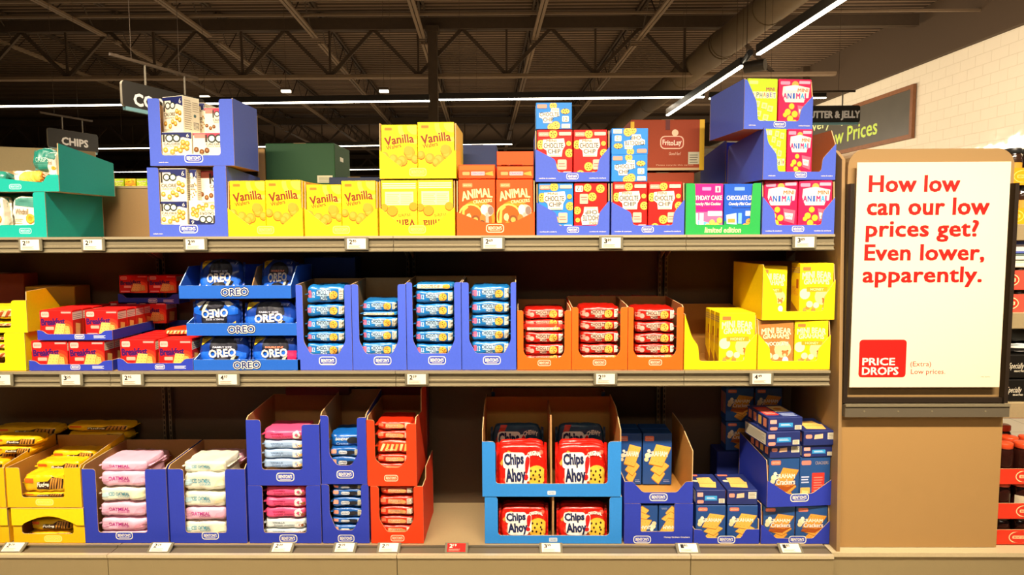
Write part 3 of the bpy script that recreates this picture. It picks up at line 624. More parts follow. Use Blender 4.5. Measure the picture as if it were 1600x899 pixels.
DECK = M('806850', .7, grain=.12, scale=4); DECK_SHADE = M('4a3a2a', .8, grain=.1, scale=5); IRON = M('4a3b2b', .6, grain=.1, scale=12); IRON_L = M('7d6850', .5, grain=.08, scale=10)
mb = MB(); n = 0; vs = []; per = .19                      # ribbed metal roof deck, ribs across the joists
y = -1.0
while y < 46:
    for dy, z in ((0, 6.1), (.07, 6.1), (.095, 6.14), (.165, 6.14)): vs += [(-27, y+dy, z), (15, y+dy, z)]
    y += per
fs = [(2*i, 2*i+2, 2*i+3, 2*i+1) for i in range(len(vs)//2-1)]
for i, f in enumerate(fs): mb.f.append(list(f)); mb.m.append(mb.mi(DECK if i % 4 == 0 else DECK_SHADE)); mb.sm.append(False)  # lit rib faces paler, recesses darker: light and shade put into the colour
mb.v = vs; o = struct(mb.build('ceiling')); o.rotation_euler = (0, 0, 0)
mb = MB(); mb.box(-26, 14, 45, 45.2, 0, 6.1, M('4b3a2a', .8)); struct(mb.build('wall_back'))
mb = MB(); mb.box(-26, -25.8, -1, 45, 0, 6.1, M('5a4834', .8)); struct(mb.build('wall_left'))
WX = 9.0
mb = MB(); mb.box(WX, WX+.2, 5, 44, 0, 5.02, tile_mat('f2e6cc', 'e9dcc0', .4, .2, .09, .6, 'glazed_tile', (math.pi/2, 0, math.pi/2))); o = struct(mb.build('wall_right', rz=RA))
mb = MB(); mb.box(WX-.12, WX+.2, 5, 44, 5.02, 6.1, M('4c3b28', .75)); o = struct(mb.build('trim_1', rz=RA))
mb = MB(); mb.box(8.7, WX-.12, 18.6, 19, 4.6, 6.1, M('4c3b28', .75)); o = struct(mb.build('trim_2', rz=RA))

# roof steel
def joist(a, b0, b1, name='roof_joist'):
    mb = MB()
    for dx in (-.035, .035): mb.box(a+dx-.026, a+dx+.026, b0, b1, 5.47, 5.51, IRON_L)
    for dx in (-.04, .04): mb.box(a+dx-.022, a+dx+.022, b0, b1, 6.03, 6.08, IRON)
    b = b0; k = 0
    while b+.6 < b1:
        mb.tube((a, b, 5.5 if k % 2 else 6.04), (a, b+.6, 6.04 if k % 2 else 5.5), .014, IRON, 6, caps=False); b += .6; k += 1
    return mb.build(name, rz=RA)
uj = [-160, 58, 250, 444, 642, 851, 1046, 1255]
for i, u in enumerate(uj):
    a = WZ(u, 1, 5.49).dot(RE)
    for k, (b0, b1) in enumerate(((3.5, 14.0), (14.4, 25.9), (26.3, 37.8))):
        tag(joist(a, b0, b1), 'dark open-web roof joist, %s from the left in the %s roof bay' % (('first','second','third','fourth','fifth','sixth','seventh','eighth')[i], ('nearest', 'middle', 'farthest')[k]), 'roof joist', 'roof joists under the ribbed deck')
for k, Y in enumerate((14.2, 26.1, 38.0)):
    mb = MB()
    for dy in (-.05, .05): mb.box(-24, 6.4 if k == 0 else 7.5, Y+dy-.03, Y+dy+.03, 4.77, 4.83, IRON_L); mb.box(-24, 8.0 if k == 0 else 7.4, Y+dy-.04, Y+dy+.04, 5.72, 5.95, IRON)
    x = -24+.35
    while x < (5.0 if k == 0 else 6.0):
        mb.bar((x, Y, 4.82), (x+.9, Y, 5.74), .06, .07, IRON); mb.bar((x+.9, Y, 5.74), (x+1.8, Y, 4.82), .06, .07, IRON); mb.bar((x, Y, 4.82), (x, Y, 5.74), .04, .04, IRON); x += 1.8
    tag(mb.build('roof_girder'), 'dark steel truss girder crossing the roof, %s of three' % ('nearest', 'second nearest', 'farthest')[k], 'girder', 'truss girders carrying the joists')
for k, Y in enumerate((11.8, 12.6, 17.6, 21.5)):
    mb = MB(); mb.box(-22, 8.4, Y, Y+.04, 5.52, 5.56, IRON_L); tag(mb.build('bridging_bar'), 'thin steel bridging bar crossing the roof joists, %s one back' % ('first', 'second', 'third', 'fourth')[k], 'steel bar', 'bridging bars between joists')
c = WP(678, 200, 14.0)
mb = MB(); mb.box(c.x-.09, c.x+.09, 13.9, 14.08, 0, 5.74, IRON); mb.box(c.x-.13, c.x+.13, 13.86, 14.12, 5.6, 5.72, IRON); tag(mb.build('steel_column'), 'dark square steel column rising to the nearest roof girder', 'column')
# duct
a = WZ(1217, 0, 5.0).dot(RE); mb = MB(); D = M('6b5a42', .5, .3, grain=.08, scale=6)
for b0, b1, r in ((3, 12.5, .25), (12.5, 13.3, .27), (13.3, 24, .25)): mb.tube((a, b0, 5.0), (a, b1, 5.0), r, D, 24)
du = mb.build('air_duct', rz=RA); tag(du, 'long round ventilation duct running below the roof on the right', 'duct')
mb = MB()
for b in (4.5, 6.5, 8.5, 10.5, 12.4, 15, 18): mb.tube((a, b, 5.0), (a, b+.06, 5.0), .262, D, 24)
mb.build('joint_band', du)

# light tracks
LED = M('fff4d8', emit=11)
def track(p0, p1, label, name='track_light', w=.06, wires=(.08, .92)):
    p0, p1 = Vector(p0), Vector(p1); d = p1-p0; L = d.length; o = empty(name, p0, math.atan2(d.y, d.x)); tag(o, label, 'track light', 'linear light tracks under the roof')
    mb = MB(); mb.box(0, L, -w/2, w/2, .012, .09, M('2a241c', .5)); mb.build('housing', o)
    mb = MB()
    for k in wires: mb.tube((L*k, 0, .09), (L*k, 0, 6.1-p0.z), .0025, IRON, 5)
    mb.build('hanging_wire', o)
    mb = MB(); mb.box(0, L, -w/2+.006, w/2-.006, 0, .014, LED); mb.build('light_strip', o); return o
def trk(u0, v0, u1, v1, z, label, w=.06, wires=(.08, .92)): track(WZ(u0, v0, z), WZ(u1, v1, z), label, w=w, wires=wires)
trk(-60, 168, 671, 158.5, 3.4, 'bright linear track light left of the dark steel column', .07)
trk(686, 157, 1100, 152.5, 3.36, 'bright linear track light right of the dark steel column', .07)
trk(1108, 155, 1290, 154, 3.38, 'short linear track light behind the pink animal cracker cases', .05, (.1, .28))
trk(140, 233, 800, 226, 3.4, 'second far linear track light, seen between the cases')
trk(120, 270, 620, 265, 3.4, 'farthest linear track light, low behind the green carton')
trk(1043, 181, 1160, 104, 3.22, 'slanting track light segment below the black spotlight', .05, (.3, .94))
trk(1185, 86, 1345, -17, 3.22, 'slanting track light segment above the black spotlight', .05)
p = WZ(1173, 95, 3.22); q = WZ(1205, 102, 3.3)
sp = empty('spotlight', p); tag(sp, 'small black cylinder spotlight hung between two slanting track lights', 'spotlight')
mb = MB(); mb.tube((-.04, -.1, .05), (.02, .3, .05), .03, M('1c1814', .4), 8); mb.tube((-.04, 0, .08), (-.04, 0, 6.1-p.z), .004, IRON, 5); mb.build('track_clip', sp)
mb = MB(); mb.tube((-.02, .1, -.04), (.13, -.02, -.04), .055, M('3a332a', .35, .4), 18); mb.build('lamp_head', sp)
for i, (u, v) in enumerate(((320, 150), (447, 141), (600, 141))):
    p = WZ(u, v, 4.2); mb = MB(); mb.box(-.08, .08, -.04, .04, -.04, .0, M('fff0d0', emit=2.2)); mb.box(-.09, .09, -.05, .05, 0, .04, IRON); mb.tube((0, 0, .05), (0, 0, 1.9), .004, IRON, 6)
    tag(mb.build('pendant_lamp', loc=p), ('small dim lamp hanging above the tall cracker case', 'small dim lamp hanging right of the tall cracker case', 'small dim lamp hanging above the vanilla wafer cases')[i], 'lamp', 'small lamps hanging from the roof')

# hanging aisle signs
SLATE = M('2b2823', .55, grain=.05, scale=9)
def sign(u0, vt, vb, Y0, u1, Y1, L, text, tx, tw, th, tz, label, bars=True, vb1=None):
    p0 = WP(u0, (vt+vb)/2, Y0); p1 = WP(u1, (vt+vb)/2, Y1); d = (p1-p0); zt = WP(u0, vt, Y0).z; zb = WP(u0, vb, Y0).z; H = zt-zb
    L = L or Vector((d.x, d.y)).length; o = empty('aisle_sign', (p0.x, p0.y, zb), math.atan2(d.y, d.x)); tag(o, label, 'sign', 'hanging aisle signs')
    r = .03; mb = MB(); pts = []
    for cx_, cz, a0 in ((L-r, r, -90), (L-r, H-r, 0), (r, H-r, 90), (r, r, 180)):
        for k in range(5): t = math.radians(a0+k*22.5); pts.append((cx_+r*math.cos(t), cz+r*math.sin(t)))
    mb.prism(pts, lambda a, b, k: (a, k, b), .02, SLATE, SLATE, M('b8b09c', .4)); bd_ = mb.build('board', o)
    mb = MB(); mb.box(.02, L-.02, -.004, .024, -.022, .004, M('7fb2bc', .4)); mb.build('lower_edge', o)
    mb = MB(); mb.bar((-.08, .01, H+.16), (L-.06, .01, H+.16), .02, .02, IRON)
    for x in (.12*L/.7+.08, L-.2): mb.tube((x, .01, H-.01), (x, .01, H+.16), .008, M('8a8272', .4), 6)
    for x in (.1, L-.25): mb.tube((x, .01, H+.16), (x, .01, 6.1-zb), .002, IRON, 5)
    mb.build('hanging_bar', o)
    wordmark(bd_, text, tx, tz*H, tw, th, P('ffffff'), off=.045); return o
sign(75, 199, 230, 8.0, 153, 8.62, None, 'CHIPS', .34, .34, .085, .42, 'black hanging aisle sign reading CHIPS at far left')
sign(191, 124, 166, 5.0, 232, 5.22, .8, 'COOKIES', .36, .52, .085, .36, 'black hanging aisle sign partly hidden behind the cracker case, reading CO')
sign(1190, 166, 193, 8.0, 1344, 7.98, None, 'PEANUT BUTTER & JELLY', .63, .96, .1, .42, 'black hanging aisle sign reading BUTTER & JELLY')
# wall chalkboard
p = WW(1430, 131, WX-.05); q = WW(1430, 215, WX-.05); f = WW(1262, 190, WX-.05); L = (f-p).dot(RD); H = p.z-q.z
o = empty('chalkboard_sign', Vector((f.x, f.y, q.z)) if 0 else (RE*(WX-.05)+RD*(p.dot(RD)+L)+Vector((0, 0, q.z))), RA-math.pi/2); tag(o, 'large framed dark board with green lettering on the white tiled wall', 'sign')
WOOD = M('8a5a38', .55, grain=.2, scale=14)
mb = MB(); mb.box(.05, L-.05, -.02, .03, .05, H-.05, M('5b564b', .4, grain=.12, scale=3)); mb.build('slate', o)
mb = MB()
for b in ((0, L, 0, .09), (0, L, H-.09, H)): mb.box(b[0], b[1], -.04, .03, b[2], b[3], WOOD)
for b in ((0, .09), (L-.09, L)): mb.box(b[0], b[1], -.04, .03, .09, H-.09, WOOD)
mb.build('frame', o)
def onboard(u, v): p_ = WW(u, v, WX-.08); return L-(p_-p).dot(RD)*1.0, p_.z-q.z
for t, u0, u1, vt, vb, m in (('Low Prices', 1288, 1370, 194, 222, P('c4dc58')), ('Everyday', 1262, 1322, 180, 206, P('dfe8a0'))):
    x0, z0 = onboard(u0, vb); x1, z1 = onboard(u1, vt); zc = (onboard((u0+u1)/2, (vt+vb)/2)[1])
    wordmark(o, t, (x0+x1)/2, zc, x1-x0, .36 if t[0] == 'L' else .34, m, off=.02, y=-.02)

# =============================== SHELF RUN ===================================
ZT, ZM, ZB = 1.590, 1.020, .257; YF, YB = 2.85, 3.32
SEC = [-3.0, -1.741, -.525, .691, 1.302]; SECB = [-3.0, -1.739, -.518, .711, 1.305]
SN = ['far left', 'centre left', 'centre right', 'narrow right']
for i in range(4):
    x0, x1 = SEC[i], SEC[i+1]
    x1 = 1.333 if i == 3 else x1; mb = MB(); mb.box(x0, x1, YB, YB+.02, 1.57, 1.836, TAN); mb.box(x0, x1, YB, YB+.02, ZB-.02, 1.57, M('54402a', .75)); mb.box(x0, x1, YB-.004, YB+.024, 1.826, 1.836, M('b09a76', .5)); o = mb.build('back_panel'); tag(o, 'tan metal back panel of the %s shelf bay' % SN[i], 'shelf panel', 'back panels of the shelf run')  # below the top shelf, shade is put into the colour as dark brown
    x1 = SEC[i+1]
    for lv, z in (('top', ZT), ('middle', ZM)):
        o = empty('gondola_shelf', ((x0+x1)/2, YF, z)); tag(o, '%s shelf of the %s bay, tan metal with a pale price rail' % (lv, SN[i]), 'shelf', 'metal shelves of the cookie aisle')
        w_ = x1-x0-.002; mb = MB(); mb.box(-w_/2, w_/2, .004, YB-YF-.006, -.028, 0, TAN); mb.build('shelf_board', o)
        mb = MB(); pr = [(0,.002),(-.012,.002),(-.014,-.008),(-.004,-.011),(-.002,-.034),(-.008,-.037),(-.008,-.043),(-.003,-.046),(-.004,-.056),(-.012,-.06),(-.010,-.064),(.004,-.064)]
        for sx in (0,):
            mb.prism([(a, b) for a, b in pr], lambda a, b, k: (-w_/2+k, a, b), w_, STEEL)
        mb.build('price_rail', o)
        for sx in (-w_/2+.01, w_/2-.014): mb = MB(); mb.prism([(.02, -.028), (YB-YF-.007, -.028), (YB-YF-.007, -.12), (.3, -.06)], lambda a, b, k: (sx+k, a, b), .004, TAN); mb.build('bracket', o)
    x0, x1 = SECB[i], SECB[i+1]; o = empty('base_unit', ((x0+x1)/2, 2.76, 0)); tag(o, 'low base deck and kick plate of the %s shelf bay' % SN[i], 'shelf base', 'base units of the shelf run'); w_ = x1-x0-.003
    mb = MB(); mb.box(-w_/2, w_/2, .085, YB-2.76-.002, ZB-.03, ZB, M('a58d66', .55, grain=.06, scale=200)); mb.build('deck', o)
    mb = MB(); mb.box(-w_/2, w_/2, .012, .084, ZB-.03, ZB-.003, M('6d624e', .5)); mb.box(-w_/2, w_/2, .07, .084, ZB-.03, ZB+.004, STEEL_D); mb.build('label_strip', o)
    mb = MB(); mb.box(-w_/2, w_/2, 0, .02, .03, ZB-.01, M('97865f', .5, .1, grain=.05, scale=200)); mb.box(-w_/2, w_/2, -.006, .014, ZB-.012, ZB+.001, M('d8c9a4', .35, .3)); mb.box(-w_/2, w_/2, .02, .5, 0, .04, TAN); mb.build('kick_plate', o)
for i, x in enumerate([-1.741, -.525, .691]):
    o = empty('slotted_upright', (x, YB-.03, ZB)); tag(o, 'slotted steel upright behind the shelves, %s joint' % ('left', 'centre', 'right')[i], 'upright', 'slotted uprights of the shelf run')
    mb = MB()
    for dx in (-.022, .008): mb.box(dx-.0, dx+.014, 0, .03, 0, 1.58, M('6e5b40', .5, .2))
    ch_ = mb.build('channel', o)
    mb = MB()
    for k in range(60):
        for dx in (-.0175, .0125): mb.box(dx, dx+.005, -.0008, 0, .02+k*.026, .036+k*.026, M('1a1510', .9))
    mb.build('slots', ch_)
# end panel of the run
mb = MB(); mb.prism([(2.80, ZB-.005), (YB+.02, ZB-.005), (YB+.02, 1.96), (2.99, 1.96), (2.93, 1.94), (2.87, 1.90)], lambda a, b, k: (1.334+k, a, b), .014, TAN); o = mb.build('end_panel'); tag(o, 'tall tan end panel closing the right of the shelf run', 'shelf panel')
# far side top shelf and things standing on it
mb = MB(); mb.box(-3, 1.3, YB+.03, YB+.5, 1.815, 1.838, TAN); mb.box(-3, 1.3, YB+.03, YB+.05, .02, 1.815, TAN); tag(mb.build('rear_shelf'), 'top shelf of the next aisle just behind the back panels', 'shelf')

# price tags
def tag_thing(x, y, z, txt, label, red=False, lying=False, small='cookies'):
    o = empty('price_tag', (x, y, z)); tag(o, label, 'price tag', 'price tags on the shelf edges')
    mb = MB(); mb.rbox(-.05, .05, 0, .007, -.027, .027, M('77705a', .4), .002); mb.build('holder', o)
    mb = MB(); mb.box(-.039, .039, -.0012, .002, -.0215, .0215, M('c81c14', .45) if red else M('f6ead2', .5, grain=.02)); cd = mb.build('card', o)
    ink = P('f8e8d0') if red else P('201814')
    A = Art(.078, .043); A.text(txt[0], .2, .68, .15, .42, ink, off=.04); A.text(txt[1:], .4, .77, .19, .24, ink, off=.03); A.lines(.08, .7, .1, .4, 3, P('8a8070') if not red else P('f0a890'), .35)
    mb = MB(); A.stamp(mb, lambda a, b, k: (a, -.0014-k, b-.0215)); mb.build('lettering', cd)
    if lying: o.rotation_euler = (math.radians(-62), 0, 0)
    return o
for u, t, lb in ((47, '259', 'under the teal wafer cases, left one'), (145, '259', 'under the right edge of the teal cases'), (305, '299', 'under the tall blue cracker case'), (557, '285', 'under the middle vanilla wafer case'), (770, '269', 'under the orange animal cracker case'), (955, '389', 'under the mini chocolate chip cases'), (1257, '389', 'under the pink animal cracker case')):
    p = WP(u, 381, YF-.02); tag_thing(p.x, YF-.021, ZT-.030, t, 'white price tag on the top rail '+lb)
for u, t, lb in ((2, '259', 'at the far left edge'), (111, '325', 'under the stacked breakfast trays'), (206, '295', 'under the single breakfast tray'), (356, '497', 'under the stacked blue sandwich cookie trays'), (651, '259', 'under the third tall blue case'), (946, '259', 'under the middle orange case'), (1190, '449', 'under the yellow bear cookie cases')):
    p = WP(u, 591, YF-.02); tag_thing(p.x, YF-.021, ZM-.030, t, 'white price tag on the middle rail '+lb)
for u, t, lb in ((18, '279', 'at the far left'), (249, '229', 'before the oatmeal cookie cases'), (440, '209', 'before the wafer cases'), (538, '209', 'before the narrow blue cases'), (607, '279', 'before the orange cases'), (713, '219', ''), (861, '399', 'before the light blue cookie cases'), (1075, '185', 'before the blue cracker cartons'), (1235, '185', 'before the rightmost cracker case')):
    p = WZ(u, 857, ZB+.012); tag_thing(p.x, 2.802, ZB+.012, t, 'red price card lying before the empty deck space' if u == 713 else 'white price card lying on the base strip '+lb, red=(u == 713), lying=True)

# =============================== KIOSK =======================================
KX0, KX1, KY = 1.352, 2.03, 2.84
o = empty('poster_stand', ((KX0+KX1)/2, KY, ZB)); tag(o, 'tall tan metal stand holding the white price poster', 'display stand'); kw = KX1-KX0
mb = MB(); mb.box(-kw/2, kw/2, .0, .44, 0, .64, M('ac8650', .55, grain=.08, scale=420)); mb.build('lower_body', o)
mb = MB(); r = .07; T = 1.683; pts = [(-kw/2, .64), (kw/2, .64)]
for cx_, a0 in ((kw/2-r, 0), (-kw/2+r, 90)):
    for k in range(7): t = math.radians(a0+k*15); pts.append((cx_+r*math.cos(t), T-r+r*math.sin(t)))
mb.prism(pts, lambda a, b, k: (a, .012+k, b), .42, M('9c7c4e', .5, grain=.06, scale=420)); mb.build('upper_body', o)
mb = MB(); mb.box(-kw/2+.0, kw/2-.0, -.035, .012, .575, .625, STEEL_D)
mb.box(-kw/2, kw/2, -.04, -.03, .62, .63, STEEL)
for x in (-.26, -.12, .02, .24): mb.tube((x, -.036, .6), (x, -.034, .6), .004, STEEL, 8)
mb.build('ledge', o)
mb = MB(); BK = M('2b2118', .4)
for sx in (-1, 1): mb.box(sx*(kw/2-.006)-.008, sx*(kw/2-.006)+.008, -.02, .02, .63, 1.54, BK)
mb.box(-kw/2, kw/2, -.01, .014, .63, .65, BK); mb.build('holder_rail', o)
ps = empty('price_poster', ((KX0+KX1)/2, KY-.012, ZB)); tag(ps, 'white price poster with large red lettering standing in the tan stand', 'poster')
a_ = WP(1339, 254, KY-.012); b_ = WP(1579, 254, KY-.012); c_ = WP(1440, 605, KY-.012); pw = b_.x-a_.x; z1 = a_.z-ZB; z0 = c_.z-ZB; pcx = (a_.x+b_.x)/2-(KX0+KX1)/2
mb = MB(); mb.box(pcx-pw/2, pcx+pw/2, -.004, 0, z0, z1, M('f3e3c0', .6, grain=.01)); sh_ = mb.build('sheet', ps)
RDI = P('d81810')
def pp(u, v): q_ = WP(u, v, KY-.016); return q_.x-(KX0+KX1)/2, q_.z-ZB
for t, u0, u1, vt, vb in (('How low', 1358, 1500, 274, 300), ('can our low', 1355, 1546, 309, 336), ('prices get?', 1353, 1529, 344, 378), ('Even lower,', 1351, 1538, 382, 411), ('apparently.', 1348, 1534, 417, 449)):
    x0, zb = pp(u0, vb); x1, zt = pp(u1, vt); (l_) = wordmark(sh_, t, (x0+x1)/2, (zb+zt)/2, x1-x0, zt-zb, RDI, off=.036, y=-.004, sp=1.03)
x0, zb = pp(1341, 590); x1, zt = pp(1417, 531); A = Art(x1-x0, zt-zb); A.rect(0, 0, 1, 1, RDI, .07); A.text('PRICE', .42, .42, .68, .19, WHITE, off=.035); A.text('DROPS', .46, .17, .76, .2, WHITE, off=.035)
mb = MB(); A.stamp(mb, lambda a, b, k: ((x0+x1)/2+a, -.0044-k, zb+b)); mb.build('price_badge', sh_)
for t, u0, u1, vt, vb in (('(Extra)', 1422, 1455, 565, 575), ('Low prices.', 1423, 1477, 577, 587), ('offer applies', 1532, 1547, 588, 590)):
    x0, zb = pp(u0, vb); x1, zt = pp(u1, vt); wordmark(sh_, t, (x0+x1)/2, (zb+zt)/2, x1-x0, zt-zb, P('b8402c') if t[0] != 'o' else P('80705c'), off=.008, y=-.004)
# base plinth below the kiosk and the neighbour run
mb = MB(); mb.box(1.31, 3.4, 2.80, 3.3, .0, ZB-.02, M('97865f', .5, .1, grain=.05, scale=200)); mb.box(1.31, 3.4, 2.79, 3.32, ZB-.02, ZB-.002, M('c8b68e', .4)); tag(mb.build('plinth'), 'long beige metal plinth under the poster stand and jar trays', 'shelf base')
ZT += .001; ZM += .001; ZB += .001
# =============================== TOP SHELF ===================================
Y0 = 2.865
NB = 'BENTON\'S'
# teal wafer cases, far left
c = case(-62, 72, 300, 368, Y0, .40, TEAL, U(.06, .86, .27), 'teal case of cream wafer bags, lower one at far left', z0=ZT, rsid=[(0, 1), (1, 1)], bd=('teal', .75, .14, .052, .024), inner=M('d8c49a', .7))
for i, (a, b) in enumerate(((-46, 8), (14, 60))):
    put('teal', a, b, 306, 362, Y0+.012, .07, 'cream and green wafer bag in the lower teal case, %s' % ('left', 'right')[i], 'cookie pack', 'bags in the lower teal case', z0=c['z0']+.006, name='wafer_bag', n=6)
put('tealtop', -50, 66, 301, 319, Y0+.10, .10, 'dark green bag lying on top inside the lower teal case', 'cookie pack', name='wafer_bag', z0=None)
c2 = case(-90, 91, 222, 299, Y0+.004, .40, TEAL, [(0, .4), (.86, .18), (.90, .34), (1, .34)], 'teal case of wafer bags, upper one at far left', z0=c['zt']+.001, rsid=[(0, .36), (.02, .98), (.25, .93), (1, .76)], hb=.6, bd=('teal', .62, .1, .052, .022), inner=M('d8c49a', .7))
put('teal2', 10, 66, 262, 289, Y0+.02, .12, 'cream wafer bag printed with golden cookies in the upper teal case', 'cookie pack', z0=c2['z0']+.03, name='wafer_bag', tilt=.25)
put('tealtop', -50, 8, 262, 290, Y0+.03, .10, 'pale teal bag at the left of the upper teal case', 'cookie pack', z0=c2['z0']+.03, name='wafer_bag', tilt=.3)
put('tealtop', 44, 84, 230, 268, Y0+.20, .07, 'crumpled teal bag standing up at the back of the upper teal case', 'cookie pack', z0=None, name='wafer_bag', seed=2, n=3)
put('teal', 68, 88, 236, 282, Y0+.09, .10, 'cream bag tucked against the right wall of the upper teal case', 'cookie pack', z0=None, name='wafer_bag', seed=3)
mb = MB(); q = WP(148, 290, 3.24); mb.prism([(0, 0), (.042, .0), (.028, .115), (.0, .13)], lambda a, b, k: (a, k, b), .004, M('f2501c', .5)); tag(mb.build('divider_card', loc=(q.x+.0, 3.275, ZT+.245)), 'orange card sticking up behind the upper teal case', 'card')
struct_c = case(-70, 92, 226, 300, 3.34, .3, M('8a7a55', .7), [(0, 1), (1, .9)], 'plain brown carton behind the teal cases at far left', z0=1.839, r=.001, bd=None, name='shipping_carton')
for i in range(4):
    put('vanilla' if i == 2 else 'alphabet', 159+i*18, 176+i*18, 279, 296, 3.43, .06, 'small green and yellow carton peeking over the shelf back, %s of four' % ('leftmost', 'second', 'third', 'rightmost')[i], 'box', 'small cartons on the far side of the shelf', z0=1.839, name='small_carton')

# 100 calorie cases
c = case(231, 355, 259, 367, Y0, .38, BLUE, U(.145, .84, .17, .98, 1), 'tall blue case of snack pack boxes, lower of the two', z0=ZT, rsid=[(0, 1), (1, .93)], hb=.9, bd=('blue', .5, .11, .078, .036))
small_print(c, -.13, .01, .04)
put('cal', 249, 292, 263, 313, Y0+.012, .06, 'cream snack pack box turned sideways, top left in the lower blue case', 'box', None, z0=c['z0']+.14, rz=.0)
put('cal', 250, 293, 314, 349, Y0+.008, .12, 'cream snack pack box, bottom left in the lower blue case', 'box', z0=c['z0']+.045)
put('cal', 295, 338, 313, 349, Y0+.008, .12, 'upside-down cream snack pack box, bottom right in the lower blue case', 'box', z0=c['z0']+.045, flip=1)
put('calp', 310, 353, 266, 313, Y0+.06, .12, 'cream snack pack box with pink corner, top right in the lower blue case', 'box', z0=c['z0']+.14)
put('cal', 296, 308, 264, 313, Y0+.02, .12, 'narrow cream box end wedged in the middle of the lower blue case', 'box', z0=c['z0']+.14)
mb = MB(); mb.box(-.14, .14, .0, .33, 0, .003, BROWN)
d_ = case(232, 365, 153, 258, Y0+.002, .27, BLUE, U(.14, .84, .155, 1, .985), 'tall blue case of snack pack boxes, upper of the two', z0=c['zt'], rsid=[(0, 1), (1, 1)], hb=.9, bd=('blue', .52, .11, .078, .036))
small_print(d_, -.12, .012, .04)
put('cal', 252, 300, 206, 243, Y0+.01, .11, 'cream snack pack box, bottom left in the upper blue case', 'box', z0=d_['z0']+.04)
put('calp', 301, 350, 207, 243, Y0+.01, .11, 'cream snack pack box with pink corner, bottom right in the upper blue case', 'box', z0=d_['z0']+.04)
o = put('cal', 249, 291, 150, 205, Y0+.03, .09, 'cream snack pack box leaning out at top left of the upper blue case', 'box', z0=d_['z0']+.04+.1, rz=-.35)
o.location.y -= .0
put('cal', 309, 321, 160, 205, Y0+.13, .12, 'narrow cream box behind the leaning one in the upper blue case', 'box', z0=d_['z0']+.142)
put('calp', 319, 352, 168, 206, Y0+.05, .12, 'cream snack pack box with pink corner, top right in the upper blue case', 'box', z0=d_['z0']+.142)

# vanilla wafers
def vcase(u0, u1, v0, v1, z0, label, mid, prof=None, kinds=('vanilla', 'vanilla'), tops=None, g=None, d=.36):
    c = case(u0, u1, v0, v1, Y0, d, YEL, prof or V(.5, .3, .72, .18), label, z0=z0, r=.02, lsid=[(0, .5), (.03, .97), (1, 1)], rsid=[(0, .5), (.03, .97), (1, 1)], hb=.98, bd=('yel', .5, .11, .072, .034), inner=M('d09a50', .7))
    tops = tops or (v0+2, v0+1)
    for k, (a, b) in enumerate(((u0+3, mid), (mid, u1-3))):
        for r_ in range(2):
            put(kinds[k], a, b, tops[k], v1, Y0, .066, 'yellow wafer box, %s %s in the %s' % (('front', 'second-row')[r_], ('left', 'right')[k], g), 'box', 'wafer boxes in the '+g, z0=c['z0']+.005, yo=.008+.0735*r_)
    return c
a = vcase(355, 473, 280, 367, ZT, 'yellow vanilla wafer case beside the tall blue cases', 414, g='leftmost yellow wafer case')
b = vcase(475, 590, 281, 367, ZT, 'yellow vanilla wafer case, middle of the three on the shelf', 533, g='middle yellow wafer case', tops=(288, 282))
e = vcase(592, 711, 279, 367, ZT, 'yellow wafer case holding boxes turned back to front, below another case', 652, kinds=('vanilla_back', 'vanilla_back'), g='lower right yellow wafer case')
f_ = vcase(592, 713, 189, 278, e['zt'], 'yellow vanilla wafer case stacked on top at the right', 652, g='upper stacked yellow wafer case', tops=(194, 190))
# green carton and flat dark cartons behind
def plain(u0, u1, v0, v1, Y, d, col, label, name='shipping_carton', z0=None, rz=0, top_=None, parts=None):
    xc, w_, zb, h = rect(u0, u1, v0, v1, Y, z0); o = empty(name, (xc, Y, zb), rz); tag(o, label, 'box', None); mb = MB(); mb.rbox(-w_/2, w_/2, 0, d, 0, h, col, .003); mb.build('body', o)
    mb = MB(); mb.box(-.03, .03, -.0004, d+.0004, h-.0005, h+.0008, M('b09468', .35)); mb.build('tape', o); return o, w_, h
o, w_, h = plain(415, 523, 224, 279, 3.36, .30, M('1f4a26', .6), 'dark green shipping carton standing behind the vanilla wafer cases', z0=1.839)
mb = MB(); A = Art(.075, .035); A.rect(0, 0, 1, 1, P('c8c4a4')); A.lines(.1, .9, .15, .9, 4, P('5a6a50')); A.stamp(mb, lambda a, b, k: (w_/2-.05+a, -.0005-k, .012+b)); mb.build('label_sticker', o)
mb = MB(); mb.box(w_/2, w_/2+.0015, .1, .16, h*.62, h*.72, P('e8e8d8')); mb.build('hand_hole', o)
plain(402, 414, 232, 279, 3.37, .28, M('a88450', .7), 'narrow brown carton left of the dark green carton', z0=1.839)
plain(514, 592, 277, 285, 3.34, .30, M('2a3450', .6), 'flat dark blue carton right of the dark green carton', z0=1.839)
plain(716, 776, 226, 284, 3.35, .28, M('2b3a66', .6), 'dark blue carton behind the stacked orange boxes', z0=1.839)

# animal crackers
c = case(713, 836, 279, 366, Y0, .34, ORG, V(.42, .36, .72, .22), 'orange animal cracker case below lying orange boxes', z0=ZT, r=.03, lsid=[(0, .42), (.03, .97), (1, 1)], rsid=[(0, .42), (.03, .97), (1, 1)], bd=('org', .49, .125, .075, .036))
for k, (a, b) in enumerate(((716, 774), (775, 833))):
    for r_ in range(2): put('animal', a, b, 280, 366, Y0, .066, 'orange animal cracker box standing %s %s in the orange case' % (('front', 'second-row')[r_], ('left', 'right')[k]), 'box', 'standing animal cracker boxes', z0=c['z0']+.005, yo=.008+.0735*r_)
zz = c['zt']
for k, (a, b, n_) in enumerate(((716, 774, 2), (776, 834, 3))):
    z = zz+.001
    for i in range(n_):
        o = put('animal_end', a, b, 257, 278, Y0+.01+.006*((i+k) % 2), .23, 'orange animal cracker box lying flat, %s of the %s stack' % (('bottom', 'middle' if n_ == 3 else 'top', 'top')[i], ('left', 'right')[k]), 'box', 'lying animal cracker boxes', z0=z); z += .0555
